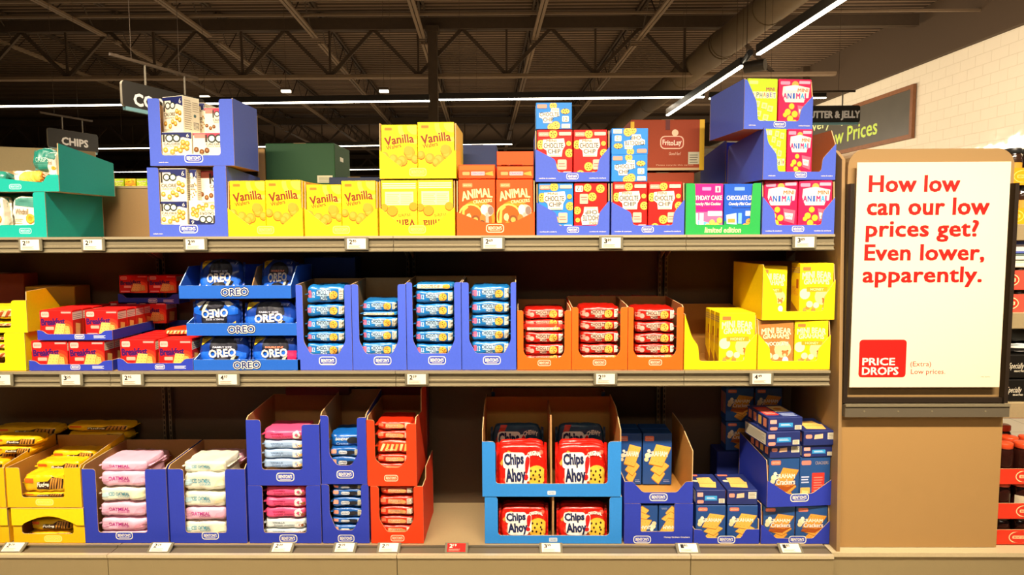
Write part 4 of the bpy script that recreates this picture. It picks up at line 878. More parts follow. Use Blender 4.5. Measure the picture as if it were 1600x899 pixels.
# mini chocolate chip
def ccase(u0, u1, v0, v1, z0, label, mid, kinds, g, flips=(0, 0), tops=None, prof=None, hb=.98, bdx=.5, col=None, Y=Y0):
    c = case(u0, u1, v0, v1, Y, .34, col or BLUE, prof or [(0, .62), (.27, .42), (.3, .18), (.84, .18), (.86, .42), (1, .66)], label, z0=z0, r=.012, lsid=[(0, .6), (.03, .97), (1, 1)], rsid=[(0, .6), (.03, .97), (1, 1)], hb=hb, bd=('blue', bdx, .1, .05, .024))
    small_print(c, -c['w']*.34, .012, .07); small_print(c, c['w']*.34, .012, .07)
    for k, (a, b) in enumerate(((u0+3, mid), (mid+1, u1-4))):
        for r_ in range(2 if not flips[k] else 1): put(kinds[k], a, b, (tops or (v0+1, v0+1))[k], v1, Y+.003, .07, '%s box, %s %s in the %s' % ({'chip_red': 'red mini chip cookie', 'chip_blue': 'blue mini chip cookie', 'pink': 'pink mini animal cookie', 'alphabet': 'lime alphabet cookie'}[kinds[k]], ('front', 'second-row')[r_], ('left', 'right')[k], g), 'box', 'boxes in the '+g, z0=c['z0']+.005, flip=flips[k], yo=.006+.075*r_)
    return c
c = ccase(838, 953, 284, 366, ZT, 'blue chip cookie case with one blue and one inverted red box', 896, ('chip_blue', 'chip_red'), 'lower left blue chip case', flips=(0, 1))
d_ = ccase(836, 953, 201, 283, c['zt'], 'blue chip cookie case with two red boxes, stacked on another', 895, ('chip_red', 'chip_red'), 'upper blue chip case')
put('chip_side', 837, 894, 160, 200, Y0+.01, .16, 'single blue mini chip box lying atop the upper chip case', 'box', z0=d_['zt'])
e = ccase(955, 1070, 283, 365, ZT, 'blue chip cookie case with two red boxes beside the green case', 1012, ('chip_red', 'chip_red'), 'right blue chip case')
g1 = put('chip_side', 955, 1012, 241, 282, Y0+.02, .16, 'upright blue mini chip box on the right chip case, lower of two', 'box', z0=e['zt'])
put('chip_side', 955, 1013, 200, 240, Y0+.02, .16, 'upside-down blue mini chip box on the right chip case, upper of two', 'box', z0=e['zt']+.112, flip=1)
# brown snack cartons with logo behind
KR = M('a0401c', .7)
o, w_, h = plain(985, 1101, 187, 266, 3.36, .3, KR, 'reddish brown snack shipping carton with white sun logo, upper one', z0=1.839+.064)
mb = MB(); A = Art(w_, h); A.rect(.93, .0, .995, 1, P('e8b81c')); A.rect(.0, .82, .05, .96, P('e8b81c')); A.rect(.0, .0, .93, .05, P('c8a878'))
A.rect(.4, .42, .72, .68, P('f0c0a0'), .06); A.rect(.415, .44, .705, .66, P('a83414'), .05); A.text('FritoLay', .56, .545, .25, .13, P('f8dcc4'), off=.03, arch=-.15); A.circ(.6, .74, .045, P('f4d0a8')); A.text('Good fun!', .6, .33, .16, .06, P('f0c8a8'), shear=.2)
A.rect(.78, .12, .93, .36, P('c8c0a0')); A.lines(.8, .91, .15, .34, 4, P('4a4438')); A.rect(.47, .8, .53, 1, P('641810')); A.text('Please recycle this carton', .6, .1, .5, .035, P('e8b890'))
A.stamp(mb, lambda a, b, k: (a, -.0005-k, b)); mb.build('front_print', o)
plain(985, 1085, 270, 288, 3.36, .3, KR, 'reddish brown snack shipping carton, lower one with red tape', z0=1.839)
# limited edition green case
c = case(1071, 1189, 286, 364, Y0, .34, GRN, [(0, 1), (.12, 1), (.14, .19), (.86, .19), (.89, 1), (1, 1)], 'bright green limited edition cookie case', z0=ZT, r=.01, hb=.98)
put('cake', 1082, 1130, 287, 364, Y0+.006, .09, 'magenta birthday cake cookie box in the green case', 'box', z0=c['z0']+.005); put('choco', 1131, 1180, 287, 364, Y0+.006, .09, 'blue and green chocolate chip cookie box in the green case', 'box', z0=c['z0']+.005)
wordmark(c['root'], 'limited edition', 0, .019, .15, .022, P('d8f4a8'), off=.03, shear=.15)
# pink animal cases
c = ccase(1191, 1305, 281, 362, ZT, 'blue case of pink mini animal boxes, lowest of the three stacked', 1247, ('pink', 'pink'), 'lowest pink animal case', prof=[(0, .7), (.17, .42), (.19, .17), (.82, .17), (.84, .42), (1, .68)])
FIVE = math.radians(6)
def turned(u0, u1, v0, v1, z0, label, prof, rz, kinds, mid, g, lsid, rsid, d=.36, hb=.8, right_gap=0, Y=Y0):
    c = case(u0, u1, v0, v1, Y, d, BLUE, prof, label, z0=z0, r=.012, lsid=lsid, rsid=rsid, hb=hb, rz=rz, bd=('blue', .52, .1, .052, .024), inner=M('c0703c', .7))
    small_print(c, -c['w']*.38, .014, .03); small_print(c, c['w']*.38, .014, .05); return c
d_ = turned(1190, 1310, 201, 281, c['zt'], 'blue case with a torn left corner, middle of the three stacked', [(0, 1.02), (.02, 1.02), (.06, .72), (.18, .5), (.2, .16), (.8, .16), (.82, .42), (1, .72)], FIVE, None, None, None, [(0, 1.02), (1, .86)], [(0, .72), (.1, 1.0), (1, 1.0)])
def inside(c, kind, x0f, x1f, hf, yo, dd, label, cat='box', group=None, z=.006, flip=0, name='food_carton'):
    x0, x1 = (x0f-.5)*c['w'], (x1f-.5)*c['w']; h = hf*c['h']; me = carton_mesh(kind, x1-x0, h, dd); o = bpy.data.objects.new(name, me); COL.objects.link(o)
    L = Matrix.Translation((c['xc'], c['Y'], c['z0'])) @ Matrix.Rotation(c['root'].rotation_euler.z, 4, 'Z') @ Matrix.Translation(((x0+x1)/2, yo, z))
    if flip: L = L @ Matrix.Translation((0, 0, h)) @ Matrix.Rotation(math.pi, 4, 'Y')
    o.matrix_world = L; tag(o, label, cat, group); return o
inside(d_, 'alphabet', .03, .32, .97, .008, .08, 'lime green alphabet box in the torn middle case', flip=1); inside(d_, 'pink', .335, .68, .97, .008, .08, 'pink mini animal box in the torn middle case')
mb = MB()
h_ = case(1095, 1150, 214, 283, Y0+.40, .30, BLUE, [(0, 1), (1, 1)], 'rear blue case wall behind the torn middle case', z0=c['zt'], r=.001, lsid=[(0, .92), (1, 1)], hb=.8) if 0 else None
# second case further back on the lower one
xx = WP(1131, 250, 3.345); hh = empty('display_case', (xx.x+.16, 3.345, ZT+.25), math.radians(8)); tag(hh, 'blue carton standing behind the torn middle case', 'box')
mb = MB(); mb.prism([(0, 0), (.30, 0), (.30, .14), (.0, .2)], lambda a, b, k: (-.16+k, a, b), .004, BLUE, BROWN, EDGE); mb.build('side_panel', hh)
mb = MB(); mb.prism([(-.16, 0), (.13, 0), (.13, .19), (-.16, .19)], lambda a, b, k: (a, k, b), .004, BLUE, BROWN, EDGE); mb.build('front_panel', hh)
mb = MB(); mb.prism([(-.16, 0), (.13, 0), (.13, .16), (-.16, .16)], lambda a, b, k: (a, .3-k, b), .004, BLUE, BROWN, EDGE); mb.build('back_panel', hh)
t_ = turned(1160, 1274, 123, 201, d_['z0']+d_['h']*.985, 'blue case of lime and pink boxes, topmost of the three stacked', [(0, .98), (.04, .96), (.18, .54), (.2, .17), (.8, .17), (.83, .42), (1, .68)], FIVE*1.1, None, None, None, [(0, 1), (1, .96)], [(0, .68), (.04, .97), (1, 1)])
inside(t_, 'alphabet', .06, .49, .98, .008, .08, 'lime green alphabet box in the topmost blue case'); inside(t_, 'pink', .51, .985, .98, .008, .08, 'pink mini animal box in the topmost blue case')

# =============================== MIDDLE SHELF ================================
c = case(-75, 40, 520, 580, Y0, .28, YEL, U(.1, .72, .2, 1, 1), 'yellow shortbread cookie case, lower one at far left', z0=ZM, bd=None, hb=.95, inner=M('c89430', .7))
stack([('duet', 524, 534, 'yellow cookie pack'), ('duet', 535, 547, 'yellow cookie pack'), ('duet', 548, 562, 'yellow cookie pack')], c, Y0+.012, .22, 'in the lower far left yellow case', 'cookie pack', 'packs in the lower far left case', -60, 30)
d_ = case(-75, 42, 457, 519, Y0, .28, YEL, [(0, .9), (.1, .9), (.12, .12), (.78, .12), (.80, .8), (1, .8)], 'yellow shortbread cookie case, upper one at far left', z0=c['zt'], rsid=[(0, .8), (.02, 1.02), (.45, 1.05), (.75, .55), (1, .55)], hb=.5, inner=M('c89430', .7))
stack([('duet', 480, 501, 'yellow cookie pack'), ('duet', 503, 512, 'yellow cookie pack')], d_, Y0+.012, .22, 'in the upper far left yellow case', 'cookie pack', 'packs in the upper far left case', -60, 28, 2)
plain(42, 119, 448, 560, 3.18, .12, M('a87c1c', .7), 'yellowish carton standing behind the breakfast trays', z0=ZM)
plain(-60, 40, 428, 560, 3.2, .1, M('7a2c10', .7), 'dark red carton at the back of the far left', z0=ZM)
def btray(u0, u1, v0, v1, z0, label, Y=Y0, d=.34, rz=0):
    c = case(u0, u1, v0, v1, Y, d, NAVY, [(0, 1), (.07, .95), (.13, .6), (.84, .6), (.9, .95), (1, 1)], label, z0=z0, r=.006, hb=1, bd=None, rz=rz, inner=M('3a52b8', .6), name='display_tray', cat='tray')
    badge(c['root'], .0+.02, c['h']*.1, .042, .02, BST['blue']); 
    A = Art(.05, .014); A.lines(0, 1, 0, 1, 3, P('d8e0f4'), .5); mb = MB(); A.stamp(mb, lambda a, b, k: (c['w']*.33+a, -.0006-k, .008+b)); mb.build('small_print', c['root']); return c
c = btray(45, 176, 563, 580, ZM, 'low blue tray of red breakfast biscuits, bottom of the pair')
for k, (a, b) in enumerate(((47, 104), (105, 162))):
    for r_ in range(4): put('break', a, b, 533, 572, Y0, .07, 'red breakfast biscuit box, row %s %s in the bottom tray' % (('one', 'two', 'three', 'four')[r_], ('left', 'right')[k]), 'box', 'breakfast boxes in the bottom tray', z0=ZM+.006, yo=.008+.0735*r_)
zt_ = WP(100, 532, Y0).z
d_ = btray(58, 176, 516, 532, zt_+.0, 'low blue tray of red breakfast biscuits, top of the pair', d=.34)
for k, (a, b) in enumerate(((60, 112), (131, 183))):
    for r_ in range(4): o = put('break', a, b, 485, 526, Y0+.055*k, .066, 'red breakfast biscuit box, row %s %s in the top tray' % (('one', 'two', 'three', 'four')[r_], ('left', 'right')[k]), 'box', 'breakfast boxes in the top tray', z0=zt_+.008, yo=.008+.0705*r_)
c = btray(183, 302, 560, 580, ZM, 'low blue tray of red breakfast biscuits beside the sandwich cookie trays')
for k, (a, b) in enumerate(((186, 242), (246, 299))):
    for r_ in range(4): put('break', a, b, 531, 572, Y0, .07, 'red breakfast biscuit box, row %s %s in the single tray' % (('one', 'two', 'three', 'four')[r_], ('left', 'right')[k]), 'box', 'breakfast boxes in the single tray', z0=ZM+.006, yo=.008+.0735*r_)
put('oran_tilt', 250, 299, 514, 530, Y0+.10, .16, 'orange cookie pack lying on the right breakfast boxes', 'cookie pack', z0=WP(270, 531, Y0).z+.002)
# rear row in the dark
zr = ZM
c = btray(158, 290, 487, 512, WP(220, 500, 3.14).z-.02, 'blue tray of breakfast biscuits in the dark rear', Y=3.12, d=.18) if 0 else None
for k, (a, b) in enumerate(((186, 231), (232, 276))):
    put('break', a, b, 430, 459, 3.2, .09, 'dim red breakfast box high at the shelf back, %s' % ('left', 'right')[k], 'box', 'breakfast boxes at the shelf back', z0=WP(230, 458, 3.2).z)
    put('break', a-16, b-16, 472, 500, 3.19, .1, 'dim red breakfast box lower at the shelf back, %s' % ('left', 'right')[k], 'box', 'lower breakfast boxes at the shelf back', z0=WP(230, 505, 3.2).z)
zq = WP(230, 458, 3.2).z
c = btray(184, 280, 459, 474, zq-.052, 'dim blue tray carrying red boxes high at the shelf back', Y=3.19, d=.11)
z_ = WP(230, 505, 3.2).z
mb = None
c = btray(160, 300, 505, 560, ZM, 'dim tall blue tray at the back behind the single tray', Y=3.185, d=.12)
# sandwich cookie trays
BO = M('1f62c8', .55)
def otray(u0, u1, v0, v1, z0, label, d=.30, tall=2.2, Y=Y0, div=True):
    c = case(u0, u1, v0, v1, Y, d, BO, [(0, 1), (1, 1)], label, z0=z0, r=.001, lsid=[(0, 1), (.3, tall), (1, tall)], rsid=[(0, 1), (.3, tall), (1, tall)], hb=tall, inner=M('2a68cc', .6), name='display_tray', edge=M('a8c8f0', .5), cat='tray')
    wordmark(c['root'], 'OREO', .0, c['h']*.5, .115, .034, WHITE, P('142c70'), .09, rot=.03, off=.04); wordmark(c['root'], 'OREO', .0, c['h']*.5, .112, .028, P('142c70'), WHITE, .09, rot=.03, off=.03, y=-.002, name='wordmark'); return c
c = otray(302, 470, 562, 580, ZM, 'blue sandwich cookie tray, lowest of three', tall=1.6)
put('oreo', 305, 386, 524, 566, Y0+.012, .055, 'blue sandwich cookie pack, left in the lowest tray', 'cookie pack', z0=ZM+.013, tilt=.12, n=4)
put('oreop', 388, 466, 524, 566, Y0+.012, .055, 'blue sandwich cookie pack with pink sticker, right in the lowest tray', 'cookie pack', z0=ZM+.013, tilt=.12, n=4)
zc = WP(380, 525, Y0).z
d_ = otray(291, 464, 505, 525, zc, 'blue sandwich cookie tray, middle of three', tall=1.5)
o = put('oreo', 296, 374, 469, 508, Y0+.02, .055, 'upside-down blue sandwich cookie pack, left in the middle tray', 'cookie pack', z0=zc+.012, flip=1, n=4)
put('oreo', 376, 460, 469, 508, Y0+.015, .055, 'blue sandwich cookie pack, right in the middle tray', 'cookie pack', z0=zc+.015, tilt=.12, n=4, seed=1)
ze = WP(380, 467, Y0).z
e = otray(279, 455, 446, 467, ze, 'blue sandwich cookie tray, highest of three and shifted left', tall=2.4)
put('oreo', 303, 375, 402, 452, Y0+.06, .055, 'blue sandwich cookie pack, left in the highest tray', 'cookie pack', z0=ze+.02, tilt=.25, n=4, seed=2)
put('oreod', 402, 460, 402, 452, Y0+.09, .055, 'shaded blue sandwich cookie pack, right in the highest tray', 'cookie pack', z0=ze+.02, tilt=.25, n=4, seed=1)
q = WP(385, 445, Y0); mb = MB(); mb.prism([(.02, 0), (.28, 0), (.28, .14), (.12, .125)], lambda a, b, k: (k, a, b), .004, BROWN); mb.build('divider', e['root'], loc=(q.x-e['xc'], 0, .004))
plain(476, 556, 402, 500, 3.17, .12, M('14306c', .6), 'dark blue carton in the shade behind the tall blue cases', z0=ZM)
# tall blue chocolate chip cases
tb = [(463, 550, 445, 476, 537, 'first', [(447, 474), (476, 495), (497, 517), (519, 535), (537, 557)]),
      (550, 635, 444, 563, 620, 'second', [(470, 487), (488, 494, 'e'), (495, 514), (515, 534), (536, 557)]),
      (635, 721, 441, 647, 708, 'third', [(443, 453, 'e'), (454, 474), (475, 495), (497, 517), (518, 536), (538, 557)]),
      (721, 807, 441, 735, 796, 'fourth', [(447, 470), (471, 491), (492, 512), (513, 533), (534, 556)])]
for i, (u0, u1, v0, a, b, nm, ps_) in enumerate(tb):
    fa, fb = (a-u0)/(u1-u0), (b-u0)/(u1-u0)
    c = case(u0, u1, v0, 580, Y0, .26, M('4560d8', .6), TR(fa-.03, fa+.09, fb-.09, fb+.03, .34, .19), 'tall blue chip cookie case, %s of four from the left' % nm, z0=ZM, hb=1.03, r=.012, bd=('blue', .55, .11, .075, .036), inner=M('8a6a40', .8), rsid=[(0, 1), (1, 1.03)])
    for k, it in enumerate(ps_):
        put('chip_edge' if len(it) > 2 else 'chip', a-3, b+4, it[0]-.6, it[1]+.6, Y0+(.03 if (i == 1 and k == 0) else .008), .19, '%s cookie pack, %s from top in the %s tall blue case' % ('slim edge-on blue' if len(it) > 2 else 'blue', ORD[k], nm), 'cookie pack', 'packs in the %s tall blue case' % nm, seed=(i*2+k) % 5, n=7)
# orange cases
tb = [(808, 893, 485, 819, 881, 'left', [(482, 499, 0, .12), (500, 510, 0, .12), (511, 518, 'e'), (519, 537), (538, 556), (556, 562)]),
      (893, 981, 480, 905, 968, 'middle', [(480, 500), (501, 517), (518, 537), (538, 554), (555, 561, 'e')]),
      (981, 1068, 480, 991, 1056, 'right', [(482, 502), (503, 520), (521, 537), (538, 554), (555, 561, 'e')])]
for i, (u0, u1, v0, a, b, nm, ps_) in enumerate(tb):
    fa, fb = (a-u0)/(u1-u0), (b-u0)/(u1-u0)
    c = case(u0, u1, v0, 580, Y0, .34, M('fb6408', .6), TR(fa-.02, fa+.06, fb-.06, fb+.02, .3, .2), 'orange chip cookie case, %s of three on the middle shelf' % nm, z0=ZM, hb=1.06, r=.012, bd=('org', .5, .115, .056, .026), inner=M('b07840', .8), rsid=[(0, 1), (.05, 1.03), (1, 1.06)])
    for k, it in enumerate(ps_):
        e_ = len(it) > 2 and it[2] == 'e'
        put('chipr_edge' if e_ else 'chipr', a-3, b+4, it[0]-.6, it[1]+.6, Y0+(it[3] if len(it) > 3 else .008), .19, '%s cookie pack, %s from top in the %s orange case' % ('slim edge-on red' if e_ else 'red', ORD[k], nm), 'cookie pack', 'packs in the %s orange case' % nm, seed=(i*2+k+1) % 5, n=7)
for i in range(3):
    put('chipr', 886+i*50, 936+i*50, 463, 476, 3.213, .10, 'dim red cookie pack lying at the back above the orange cases, %s' % ('left', 'centre', 'right')[i], 'cookie pack', 'dim red packs behind the orange cases', z0=WP(950, 476, 3.213).z+.002, seed=i)
    put('chipr', 886+i*50, 936+i*50, 478, 560, 3.213, .09, 'dim red cookie pack propped low behind the orange cases, %s' % ('left', 'centre', 'right')[i], 'cookie pack', 'dim red packs propped behind the orange cases', z0=ZM, seed=i, n=7)
# yellow bear cases
BI = M('a8742c', .75)
c = case(1069, 1183, 489, 579, Y0, .38, YEL, [(0, .98), (.02, .9), (.1, .58), (.19, .42), (.21, .15), (.83, .15), (.85, .4), (.98, .62), (1, .64)], 'yellow bear cookie case, lower left of three', z0=ZM, r=.012, lsid=[(0, .98), (1, 1)], rsid=[(0, .6), (.05, .95), (1, 1)], inner=BI, hb=1.0)
for r_ in range(3): put('bear', 1124, 1181, 489, 572, Y0, .066, 'yellow bear cookie box, %s row in the lower left case' % ('front', 'second', 'third')[r_], 'box', 'bear cookie boxes in the lower left case', z0=ZM+.006, yo=.008+.0735*r_)
d_ = case(1184, 1298, 500, 579, Y0, .36, YEL, [(0, .72), (.16, .45), (.18, .17), (.82, .17), (.84, .42), (1, .7)], 'yellow bear cookie case with a brown box, lower right of three', z0=ZM, r=.012, lsid=[(0, .72), (.04, 1), (1, 1)], rsid=[(0, .7), (.04, 1), (1, 1)], inner=BI, hb=1.0)
put('bear_choc', 1185, 1240, 501, 572, Y0+.008, .07, 'brown chocolate bear cookie box in the lower right case', 'box', z0=ZM+.006); put('bear', 1241, 1294, 501, 572, Y0+.008, .07, 'yellow honey bear cookie box in the lower right case', 'box', z0=ZM+.006)
zb_ = ZM+d_['h']+.001
e = case(1190, 1307, 413, 499, Y0-.002, .34, YEL, [(0, 1.0), (.03, .9), (.14, .56), (.2, .4), (.22, .155), (.84, .155), (.86, .42), (1, .72)], 'yellow bear cookie case, stacked on top of the others', z0=zb_, rz=math.radians(3), r=.012, lsid=[(0, 1), (1, 1)], rsid=[(0, .7), (.04, 1), (1, 1)], inner=BI, hb=1.0)
inside(e, 'bear', .03, .42, .93, .06, .08, 'shaded yellow bear cookie box, left in the stacked case'); inside(e, 'bear', .52, .985, .99, .008, .08, 'yellow bear cookie box, right in the stacked case')

# =============================== BOTTOM DECK =================================
Y1 = 2.865; YEI = M('c89440', .75)
# fudge cookies
for (u0, u1, nm, pk) in ((-104, 14, 'far left', 0), (20, 133, 'right', 1)):
    c = case(u0, u1, 794, 852, Y1, .34, GOLD, U(.12, .84, .26, .95, .95), 'yellow fudge cookie case with arched lid, lower %s' % nm, z0=ZB, hb=1, inner=YEI, bd=('yel', .55, .12, .08, .03))
    mb = MB(); W2 = c['w']/2; H = c['h']; ar = [(-W2-.001, H*1.0), (-W2-.001, H*.52), (-W2*.72, H*.52)]+[(-W2*.66+W2*1.36*k/10, H*(.58+.2*math.sin(math.pi*k/10))) for k in range(11)]+[(W2*.8, H*.52), (W2+.001, H*.52), (W2+.001, H*1.0)]
    mb.prism(ar[::-1], lambda a, b, k: (a, -.006+k, b), .004, YEL, YEI, EDGE); mb.prism([(-W2-.001, -.006), (W2+.001, -.006), (W2+.001, .34), (-W2-.001, .34)], lambda a, b, k: (a, b, H+k), .003, YEL, YEI, EDGE); mb.build('arched_lid', c['root'])
    stack([('fudge', 812, 832, 'dim yellow fudge pack'), ('fudge', 833, 841, 'dim yellow fudge pack')], c, Y1+.02, .2, 'in the lower %s lidded case' % nm, 'cookie pack', 'packs in the lower %s lidded case' % nm, u0+18, u1-20)
    f0 = u0-10; f1 = u1-6
    d_ = case(f0, f1, 731, 793, Y1-.004, .34, GOLD, [(0, 1), (.18, 1), (.2, .25), (.77, .25), (.79, 1), (1, 1)], 'yellow fudge cookie case, upper %s, open at the top' % nm, z0=c['zt']+.004, hb=1.25, inner=YEI, bd=('yel', .5, .13, .08, .03), lsid=[(0, 1), (1, 1.0)], rsid=[(0, 1), (.02, 1.05), (1, 1.3)])
    w0, w1 = f0+20, f1-26
    put('fudge', w0, w1+2, 742, 771, Y1+.008, .095, 'yellow fudge pack, front in the upper %s case' % nm, 'cookie pack', seed=1, n=7)
    put('fudge', w0, w1+2, 771, 778, Y1+.006, .095, 'yellow fudge pack edge, lowest in the upper %s case' % nm, 'cookie pack', seed=2, n=7)
    put('fudge', w0+20, w1+26, 722, 739, Y1+.115, .09, 'yellow fudge pack, second row in the upper %s case' % nm, 'cookie pack', seed=3, n=7)
    put('fudge', w0+46, w1+48, 705, 722, Y1+.215, .09, 'yellow fudge pack, third row in the upper %s case' % nm, 'cookie pack', seed=0, n=7)
for i, (a, b, v0, v1, Y) in enumerate(((-20, 58, 684, 698, 3.0), (-18, 50, 699, 711, 3.0), (98, 200, 676, 694, 3.205), (-20, 92, 668, 682, 3.205), (96, 204, 664, 675, 3.21))):
    put('fudge', a, b, v0, v1, Y, .10, ('yellow fudge pack on the heap behind the upper far left case, top', 'yellow fudge pack on the heap behind the upper far left case, lower', 'yellow fudge pack at the deck back, right of two', 'dim yellow fudge pack at the deck back, left', 'dim yellow fudge pack at the deck back, topmost')[i], 'cookie pack', 'fudge packs stacked at the back', seed=i, n=6)
plain(-60, 205, 697, 770, 3.225, .09, M('a8801c', .7), 'wide yellow carton at the deck back under fudge packs', z0=ZB)
# oatmeal
def tallcase(u0, u1, v0, v1, z0, col, prof, label, packs, win, g, words, hb=1.08, st='blue', bdw=(.5, .12, .075, .034), inner=None, d=.34, seed0=0, rs=None, Y=Y1, pd=.17, n=7, ls=None):
    c = case(u0, u1, v0, v1, Y, d, col, prof, label, z0=z0, hb=hb, inner=inner or M('b0824e', .8), r=.015, bd=(st,)+bdw, rsid=rs or [(0, prof[-1][1]), (.06, prof[-1][1]+.04), (1, hb)], lsid=ls or [(0, prof[0][1]), (.06, prof[0][1]+.04), (1, hb)])
    for k, it in enumerate(packs):
        put(it[0], win[0]-3, win[1]+4, it[1]-.3, it[2]+.3, Y+(it[3] if len(it) > 3 else .008), pd, '%s, %s from the top in the %s' % (words[it[0]], ORD[k], g), 'cookie pack', 'packs in the '+g, seed=(k+seed0) % 5, n=n, tilt=it[4] if len(it) > 4 else 0)
    return c
WO = {'oatp': 'pink oatmeal cookie pack', 'oatw': 'white iced oatmeal pack', 'wafp': 'pink wafer pack', 'wafb': 'pale blue wafer pack', 'wafw': 'white wafer pack', 'sand': 'dark blue cookie pack', 'sandtop': 'tilted bright blue cookie pack', 'oran': 'red creme cookie pack', 'oran_tilt': 'tilted orange red cookie pack'}
c = tallcase(130, 262, 733, 852, ZB, NAVY, U(.16, .75, .14), 'blue oatmeal cookie case, left of the two', [('oatp', 722, 738, .02), ('oatp', 738, 762), ('oatw', 763, 785), ('oatp', 787, 809), ('oatp', 811, 832), ('oatp', 832, 844)], (152, 228), 'left oatmeal case', WO, bdw=(.47, .1, .075, .034))
put('oatp', 178, 250, 713, 734, Y1+.20, .12, 'pink oatmeal pack lying loose on top in the left oatmeal case', 'cookie pack', seed=4)
c = tallcase(264, 385, 733, 852, ZB, NAVY, U(.2, .74, .14), 'blue oatmeal cookie case, right of the two', [('oatw', 722, 740, .02), ('oatw', 740, 768), ('oatw', 769, 794), ('oatp', 794, 815), ('oatw', 816, 838)], (283, 352), 'right oatmeal case', WO, seed0=2, bdw=(.52, .1, .075, .034))
put('oatp', 303, 376, 712, 733, Y1+.20, .12, 'pink oatmeal pack lying loose on top in the right oatmeal case', 'cookie pack', seed=3)
# wafers
c = tallcase(388, 502, 759, 852, ZB, NAVY, U(.2, .8, .18), 'blue wafer case, lower one', [('wafp', 762, 778), ('wafp', 779, 794), ('wafp', 795, 811), ('wafw', 812, 828), ('wafw', 828, 837)], (411, 477), 'lower wafer case', WO, hb=1, ls=[(0, 1), (1, 1)], rs=[(0, 1), (1, 1)], bdw=(.54, .08, .078, .036))
tallcase(385, 500, 655, 758, c['zt'], NAVY, U(.2, .76, .24, .99, .92), 'blue wafer case, upper one', [('wafp', 673, 689), ('wafb', 689, 703), ('wafb', 703, 718), ('wafb', 718, 734)], (408, 474), 'upper wafer case', WO, hb=1.1, bdw=(.52, .13, .078, .038))
# narrow blue
c = tallcase(503, 577, 757, 852, ZB, NAVY, TR(.16, .3, .66, .84, .5, .22), 'narrow blue sandwich cookie case, lower one', [('sand', 758, 766), ('sand', 765, 778), ('sand', 779, 794), ('sand', 795, 810), ('sand', 810, 820), ('sand', 821, 837)], (517, 566), 'lower narrow blue case', WO, hb=1, ls=[(0, 1), (1, 1)], rs=[(0, 1), (1, 1)], bdw=(.5, .08, .072, .034))
tallcase(501, 573, 647, 752, c['zt'], NAVY, TR(.18, .34, .66, .8, .42, .27, .98, .95), 'narrow blue sandwich cookie case, upper one', [('sandtop', 679, 699, .03), ('sand', 700, 715), ('sand', 715, 732)], (514, 561), 'upper narrow blue case', WO, hb=1.1, bdw=(.52, .14, .074, .036))
# orange red
REDO = M('ee3c0a', .6)
c = tallcase(579, 662, 760, 852, ZB, REDO, TR(.16, .3, .68, .82, .42, .2), 'orange-red creme cookie case, lower one', [('oran', 761, 774), ('oran', 777, 792), ('oran', 793, 807), ('oran', 808, 822), ('oran', 822, 837)], (591, 645), 'lower orange-red case', WO, hb=1.0, ls=[(0, 1), (1, 1)], st='org', bdw=(.5, .09, .06, .028), rs=[(0, 1), (.3, 1.0), (.32, 1.2), (1, 1.2)], inner=M('b08048', .8))
tallcase(573, 651, 655, 757, c['zt'], REDO, TR(.16, .36, .66, .8, .4, .28, .99, .93), 'orange-red creme cookie case, upper one', [('oran', 659, 673), ('oran', 674, 688), ('oran_tilt', 689, 710), ('oran', 711, 725), ('oran', 725, 741)], (587, 642), 'upper orange-red case', WO, hb=1.08, st='org', bdw=(.48, .12, .06, .028), rs=[(0, .95), (.05, 1.02), (.5, .96), (.52, 1.3), (1, 1.32)], inner=M('b08048', .8))
# chips cases
LB = M('2f8ce0', .55)
c = case(757, 972, 776, 852, Y1, .36, LB, U(.095, .91, .17), 'light blue case of red cookie packs, lower one', z0=ZB, r=.018, hb=1, inner=M('7a5c34', .8))
def ahoy(c, u, v, zf, Y, lab, tilt, kind='ahoy', seed=0, dd=.036): return put(kind, u[0], u[1], v[0], v[1], Y, dd, lab, 'cookie pack', 'cookie packs in the light blue cases', z0=c['z0']+zf, tilt=tilt, seed=seed, n=6)
for r_ in range(3):
    for k, u in enumerate(((779, 857), (870, 950))): ahoy(c, u, (794+(-4*r_), 848), .008, Y1+.012+.052*r_, 'red cookie pack, %s %s in the lower light blue case' % (('front', 'second', 'third')[r_], ('left', 'right')[k]), .08, seed=(r_+k) % 3)
mb = MB(); mb.box(-.004, .004, .012, .35, .004, c['h']*.97, BROWN); mb.build('divider', c['root'])
d_ = case(753, 971, 690, 775, Y1-.003, .36, LB, U(.095, .905, .235), 'light blue case of red cookie packs, upper one', z0=c['zt'], r=.018, lsid=[(0, 1), (.02, 1.2), (.45, 1.45), (1, 1.5)], rsid=[(0, 1), (.02, 1.2), (.45, 1.45), (1, 1.5)], hb=1.45, inner=M('b0803c', .75))
for r_ in range(3):
    for k, u in enumerate(((775, 855), (868, 950))): ahoy(d_, u, (697-4*r_, 770), .008, Y1+.012+.052*r_, 'red cookie pack, %s %s in the upper light blue case' % (('front', 'second', 'third')[r_], ('left', 'right')[k]), .1, seed=(r_+k) % 3)
for k, u in enumerate(((766, 850), (868, 948))): ahoy(d_, u, (664, 740), .02, Y1+.22, 'dark blue chewy cookie pack standing rear %s in the upper light blue case' % ('left', 'right')[k], .12, 'ahoyb', k)
mb = MB(); mb.prism([(.012, .02), (.34, .02), (.34, d_['h']*1.4), (.06, d_['h']*1.38)], lambda a, b, k: (-.004+k, a, b), .007, BROWN); mb.build('divider', d_['root'])
for c_, s in ((c, .02), (d_, .02)):
    A = Art(.036, .018); A.rect(0, 0, 1, 1, P('d8e4f0'), .1); A.text('Chips', .5, .62, .7, .3, P('6a88a8'), off=.03); A.text('Ahoy', .5, .28, .7, .3, P('6a88a8'), off=.03); mb = MB(); A.stamp(mb, lambda a, b, k: (a, -.0006-k, .008+b)); mb.build('logo_badge', c_['root'])
